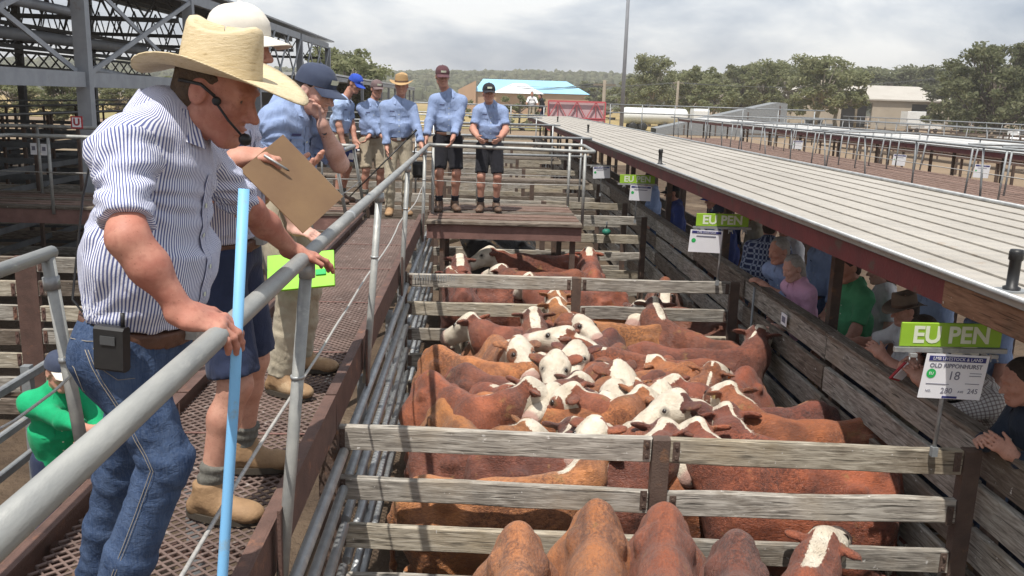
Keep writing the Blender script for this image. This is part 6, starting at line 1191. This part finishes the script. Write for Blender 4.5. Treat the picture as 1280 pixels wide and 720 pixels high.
pe = tag(empty('pen', tuple(a_(338, 200, 2.9))), 'silver pen in the writing hand above the clipboard', 'pen'); MB().tube([(-.02, 0, .015), (.05, .01, -.03)], .0042, 8).build('barrel', 'galv', pe); MB().tube([(.05, .01, -.03), (.058, .012, -.035)], [.004, .001], 8).build('tip', 'black', pe)
# third man: navy cap, hand to his face
man3 = person('man in a navy cap and blue shirt raising a hand to his face', (-1.02, 4.62, D), -18, 1.80, lean=6, head=(-6, 20), hands=(a_(372, 296, 4.42), a_(404, 158, 4.62)), feet=(V3(-1.02, 4.46, D), V3(-.98, 4.86, D)), shirt='blue_shirt', sleeve=.85, legs='khaki', boots='leather', skin='skin_pale', hat='cap', hatm=('cap_navy', 'cap_navy', 'letter'), fine=1., hair='hair_dark', hints=(V3(-.5, -.5, -1), V3(.2, .9, -1)), hdir=(V3(.9, -.2, -.2), V3(-.15, -.2, 1)), palm=(V3(0, .3, -1), V3(-.9, -.5, 0)), curl=(.6, .45), J=dict(head=a_(394, 112, 4.64)), belt=True)
wt = tag(empty('wrist_watch', tuple(man3['wr'][1]-nrm(man3['wr'][1]-man3['el'][1])*.035)), 'black watch on the raised wrist of the navy cap man', 'watch'); wd_ = nrm(man3['wr'][1]-man3['el'][1]); MB().tube([Vector(-wd_*.011), Vector(wd_*.011)], .034, 14, False).build('strap', 'black', wt); MB().tube([Vector(wd_*-.003)+Vector((.0, -.034, 0)), Vector((0, -.041, 0))], .015, 12).build('face', 'black', wt)
q = [a_(338, 322, 4.36), a_(424, 314, 4.36), a_(400, 364, 4.28), a_(344, 356, 4.28)]; lc = flat_board('lime_case', 'lime green plastic clipboard case held low by the navy cap man', sum(q)/4, .33, .19, .02, q[1]-q[0], q[3]-q[0], 'lime', 'case')
MB().box((.10, .02, -.014), (.05, .03, .008), None, .002).build('latch', 'ink_green', lc); MB().box((-.1, .02, -.014), (.05, .03, .008), None, .002).build('latch', 'ink_green', lc)
# ---------------------------------------------------------------- the group by the cross platform
g = 'men in blue work shirts at the cross platform'
person('man in a royal blue cap and pale shirt looking down with papers', (-2.02, 12.95, D), -20, 1.80, lean=10, head=(-10, 30), hands=(a_(431, 192, 12.72), a_(446, 188, 12.85)), shirt='blue_pale', sleeve=.75, legs='khaki_short', leglen=.48, boots='leather_dark', hat='cap', hatm=('cap_blue', 'cap_blue', 'paper'), fine=.6, group=g, J=dict(head=a_(444, 104, 12.9)))
pp = tag(empty('catalogue', tuple(a_(437, 193, 12.6))), 'dark covered sale catalogue in the hand of the royal blue cap man', 'booklet'); pp.rotation_euler = (.5, .2, .4); MB().box((0, 0, 0), (.16, .012, .22)).build('cover', 'navy_shirt', pp); MB().box((.03, -.008, -.02), (.08, .004, .1)).build('printed_panel', 'paper', pp)
person('man in a brown grey cap and long sleeves with folded arms', (-1.55, 13.05, D), -70, 1.74, lean=3, head=(8, 8), hands=(a_(480, 174, 12.86), a_(460, 172, 12.84)), shirt='blue_shirt', sleeve=1.75, legs='khaki_short', leglen=.48, boots='leather_dark', hat='cap', hatm=('cap_grey', 'cap_grey', 'letter'), fine=.6, group=g, hints=(V3(0, .3, -1), V3(0, .3, -1)), J=dict(head=a_(471, 111, 13.0)))
m6 = person('man in a tan straw hat and khaki trousers holding a black cane', (-1.05, 11.72, D), -80, 1.80, lean=2, head=(-12, 6), hands=(a_(484, 190, 11.52), a_(527, 184, 11.5)), shirt='blue_shirt', sleeve=1.8, legs='khaki', boots='leather', hat='bushy', hatm=('straw_tan', 'leather_dark'), fine=.6, group=g, J=dict(head=a_(502, 106, 11.68)))
ca, cb_ = a_(437, 246, 11.35), a_(520, 163, 11.5); cn = tag(empty('cattle_cane', tuple(ca)), 'black cane held across his body by the tan straw hat man', 'stick'); MB().tube([(0, 0, 0), Vector(cb_-ca)], [.008, .011], 8).build('shaft', 'black', cn); MB().tube([Vector((cb_-ca)*.86), Vector((cb_-ca)*1.01)], .015, 8).build('grip', 'black', cn)
person('tall man in a maroon cap with hands on the platform rail', (-.42, 12.28, D), -84, 1.93, lean=3, head=(4, 12), hands=(a_(532, 176, 12.0), a_(566, 173, 12.0)), shirt='blue_shirt', sleeve=1.75, legs='black_short', leglen=.45, boots='leather_dark', sock='cap_black', hat='cap', hatm=('cap_maroon', 'cap_maroon', 'letter'), fine=.6, group=g, J=dict(head=a_(553, 95, 12.2)))
person('smiling man in a black cap and short sleeves leaning on the platform rail', (.16, 12.32, D), -88, 1.78, lean=3, head=(4, 4), hands=(a_(598, 172, 11.98), a_(624, 173, 11.98)), shirt='blue_shirt', sleeve=.72, legs='black_short', leglen=.45, boots='leather_dark', sock='cap_black', hat='cap', hatm=('cap_black', 'cap_black', 'letter'), fine=.6, group=g, hints=(V3(-.6, .3, -1), V3(.6, .3, -1)), J=dict(head=a_(611, 116, 12.2)))
ob = tag(empty('dark_bag', tuple(a_(523, 212, 11.9))), 'small black bag hanging beside the tall man in the maroon cap', 'bag'); MB().box((0, 0, 0), (.2, .12, .22), None, .04).build('pouch', 'black', ob); MB().tube(bend([(-.07, 0, .1), (-.05, 0, .3), (.05, 0, .3), (.07, 0, .1)], .05), .008, 6).build('strap', 'black', ob)
# ---------------------------------------------------------------- distant men at the red railing
person('distant man in a white shirt on the far platform', (2.72, 46.2, 1.93), -100, 1.72, shirt='white_shirt', sleeve=1.6, legs='khaki', hat=None, fine=.5, boots='leather_dark', hands=(V3(2.4, 45.7, 2.95), V3(3.0, 45.7, 2.95)), group='distant men')
person('distant man in black leaning beside the red railing', (3.30, 46.0, 1.93), 190, 1.62, lean=14, shirt='black_shirt', sleeve=1.7, legs='navy_short', hat=None, fine=.5, boots='leather_dark', group='distant men')
# ---------------------------------------------------------------- man in green on the ground at left
person('man in a bright green shirt and navy cap with folded arms below the catwalk', (-2.60, 5.34, 0), -60, 1.68, lean=12, head=(20, 14), hands=(a_(122, 540, 4.98), a_(112, 548, 4.95)), shirt='green_jacket', sleeve=1.6, legs='navy_short', leglen=1, boots='leather_dark', hat='cap', hatm=('cap_navy', 'cap_white', 'letter'), fine=.6, hints=(V3(0, -.6, -1), V3(.4, .4, -1)), group='people at the sale', belt=False, tuck=False)
# ---------------------------------------------------------------- buyers in the covered lane
LZ = .30; g = 'buyers in the covered lane'
def wallpt(x, y, z=1.57): P = atx(x, y, 2.72); return V3(2.74, P[1], z)
person('man in a navy jumper at the near corner with both hands over the wall', (3.02, 4.22, LZ), 168, 1.72, lean=12, head=(10, 15), hands=(V3(2.62, 4.16, 1.56), V3(2.66, 3.98, 1.56)), shirt='navy_jumper', sleeve=1.85, legs='navy_short', hat=None, hair='hair_dark', fine=.8, group=g, tuck=False, belt=False, hints=(V3(.3, .7, -1), V3(.3, -.8, -1)), curl=(.7, .6))
m21 = person('man in a white hat and checked shirt leaning on the wall with a red notebook', (3.32, 4.92, LZ), 172, 1.74, lean=32, head=(0, 18), hands=(V3(2.74, 5.14, 1.60), V3(2.70, 5.0, 1.61)), shirt='check', sleeve=1.7, legs='jeans', hat='felt', hatm=('felt_white', 'felt_white'), fine=.8, group=g, hints=(V3(.2, .8, -1), V3(.2, -.8, -1)), curl=(.7, .6), hipz=.86)
nb_ = tag(empty('notebook', (2.645, 5.12, 1.625)), 'small red and white notebook held over the wall', 'notebook'); nb_.rotation_euler = (.5, .3, .5); MB().box((0, 0, 0), (.10, .012, .14)).build('cover', 'sign_red', nb_); MB().box((.01, -.009, .012), (.09, .006, .13)).build('pages', 'paper', nb_)
person('man in a black tee shirt with bare forearms folded on the wall', (3.34, 5.52, LZ), 172, 1.74, lean=28, head=(0, 20), hands=(V3(2.74, 5.32, 1.60), V3(2.73, 5.58, 1.60)), shirt='black_shirt', sleeve=.6, legs='jeans', hat=None, fine=.8, group=g, hints=(V3(0, .9, -.6), V3(0, -.9, -.6)), hipz=.87)
person('man in a brown felt hat and white shirt behind the nearest EU PEN sign', (3.3, 6.2, LZ), 185, 1.62, lean=8, head=(0, 12), shirt='white_shirt', sleeve=.75, legs='khaki', hat='felt', hatm=('felt_brown', 'leather_dark'), fine=.7, group=g, hands=(V3(2.85, 6.45, 1.45), V3(2.9, 6.05, 1.45)))
person('man in a green shirt standing behind the dark lane post', (3.2, 7.05, LZ), 190, 1.80, lean=6, head=(0, 18), shirt='green_shirt', sleeve=.8, legs='navy_short', leglen=1, hat=None, fine=.7, group=g, hands=(V3(2.95, 7.2, 1.1), V3(2.92, 6.7, 1.12)))
person('man in a pale blue shirt deeper in the lane behind the green shirt', (3.65, 6.75, LZ), 200, 1.78, lean=5, shirt='blue_pale', sleeve=.7, legs='navy_short', leglen=1, hat=None, fine=.6, group=g)
person('woman in a pink shirt and glasses looking over the board wall', (3.02, 7.72, LZ), 195, 1.66, lean=12, head=(10, 18), shirt='pink_shirt', sleeve=1.7, legs='jeans', hat=None, hair='hair_grey', longhair=True, fine=.8, skin='skin_pale', group=g, hands=(V3(2.80, 7.9, 1.28), V3(2.78, 7.6, 1.25)), tuck=False, belt=False)
person('grey haired man in a blue shirt with one hand on the wall', (3.05, 8.22, LZ), 215, 1.76, lean=16, head=(-10, 12), shirt='blue_shirt', sleeve=1.35, legs='jeans', hat=None, hair='hair_grey', fine=.8, group=g, hands=(V3(2.85, 8.5, 1.30), V3(2.72, 8.02, 1.56)), hints=(V3(.3, .6, -1), V3(.2, -.7, -.8)))
person('man in a blue plaid shirt with his back against the lane post', (3.1, 9.15, LZ), 60, 1.82, lean=2, shirt='plaid', sleeve=1.6, legs='jeans', hat=None, fine=.6, group=g)
person('man in a deep blue shirt behind the EU PEN sign past the cattle', (3.05, 10.3, LZ), 175, 1.80, lean=8, shirt='navy_shirt', sleeve=1.7, legs='navy_short', leglen=1, hat='cap', hatm=('cap_navy',), fine=.5, group=g)
person('man in deep blue standing next along the lane from the plaid shirt', (3.3, 11.2, LZ), 190, 1.78, lean=4, shirt='navy_shirt', sleeve=.8, legs='jeans', hat=None, fine=.5, group=g)
person('man in dark blue behind the smallest EU PEN sign', (3.0, 12.9, LZ), 180, 1.78, lean=6, shirt='navy_shirt', sleeve=1.7, legs='jeans', hat='cap', hatm=('cap_black',), fine=.5, group=g)
person('farthest man in the covered lane in a blue shirt', (3.1, 15.2, LZ), 180, 1.78, lean=6, shirt='blue_shirt', sleeve=1.5, legs='jeans', hat=None, fine=.5, group=g)
MAT['ink_teal'] = M('teal plastic', (.02, .19, .13), (.02, .15, .10), 6, .5)
bk = tag(empty('green_float', tuple(aty(758, 290, 13.2))), 'small green plastic float hanging beyond the slatted platform', 'float'); MB().lathe([(0, -.05), (.04, -.045), (.065, -.015), (.065, .02), (.04, .045), (0, .05)], (0, 0, 0), 12).build('shell', 'ink_teal', bk); MB().tube([(0, 0, .06), (0, 0, .16)], .012, 6).build('stem', 'steel_dark', bk)
person('man in a white hat deep in the lane behind the plaid shirt', (3.55, 9.6, LZ), 185, 1.78, lean=4, shirt='white_shirt', sleeve=.8, legs='khaki', hat='felt', hatm=('felt_white', 'leather_dark'), fine=.5, group=g)
person('man in a pale shirt behind the grey haired man', (3.6, 8.75, LZ), 190, 1.82, lean=4, shirt='blue_pale', sleeve=1.6, legs='jeans', hat='cap', hatm=('cap_maroon',), fine=.5, group=g)
person('woman in a white shirt between the pink shirt and the green shirt', (3.62, 7.4, LZ), 170, 1.68, lean=4, shirt='white_shirt', sleeve=.7, legs='jeans', hair='hair_brown', longhair=True, hat=None, fine=.5, group=g, skin='skin_pale')
person('man in a brown hat deep in the lane behind the black tee', (3.7, 5.95, LZ), 178, 1.80, lean=4, shirt='blue_shirt', sleeve=.7, legs='khaki', hat='felt', hatm=('felt_brown', 'leather_dark'), fine=.5, group=g)
person('man in khaki past the second EU PEN sign', (3.5, 10.75, LZ), 180, 1.8, lean=4, shirt='khaki', sleeve=.8, legs='khaki', hat='felt', hatm=('straw_tan', 'leather_dark'), fine=.5, group=g)
person('man in a pale blue shirt next to the smallest EU PEN sign', (3.4, 12.1, LZ), 180, 1.78, lean=6, shirt='blue_pale', sleeve=.8, legs='jeans', hat='cap', hatm=('cap_blue',), fine=.5, group=g)
# ---------------------------------------------------------------- dusty air
hz = MB(); hz.box((0, 400, 24), (2400, 1300, 52)); m, t, b = newmat('dusty air')
t.nodes.remove(b); pv = nd(t, 'ShaderNodeVolumePrincipled', {'Color': (.92, .885, .84, 1), 'Density': .00065}); pv.inputs['Anisotropy'].default_value = .2
t.links.new(pv.outputs[0], t.nodes['Material Output'].inputs['Volume']); hzo = hz.build('haze', m); tag(hzo, 'thin dusty air over the saleyards', 'haze', kind='stuff')
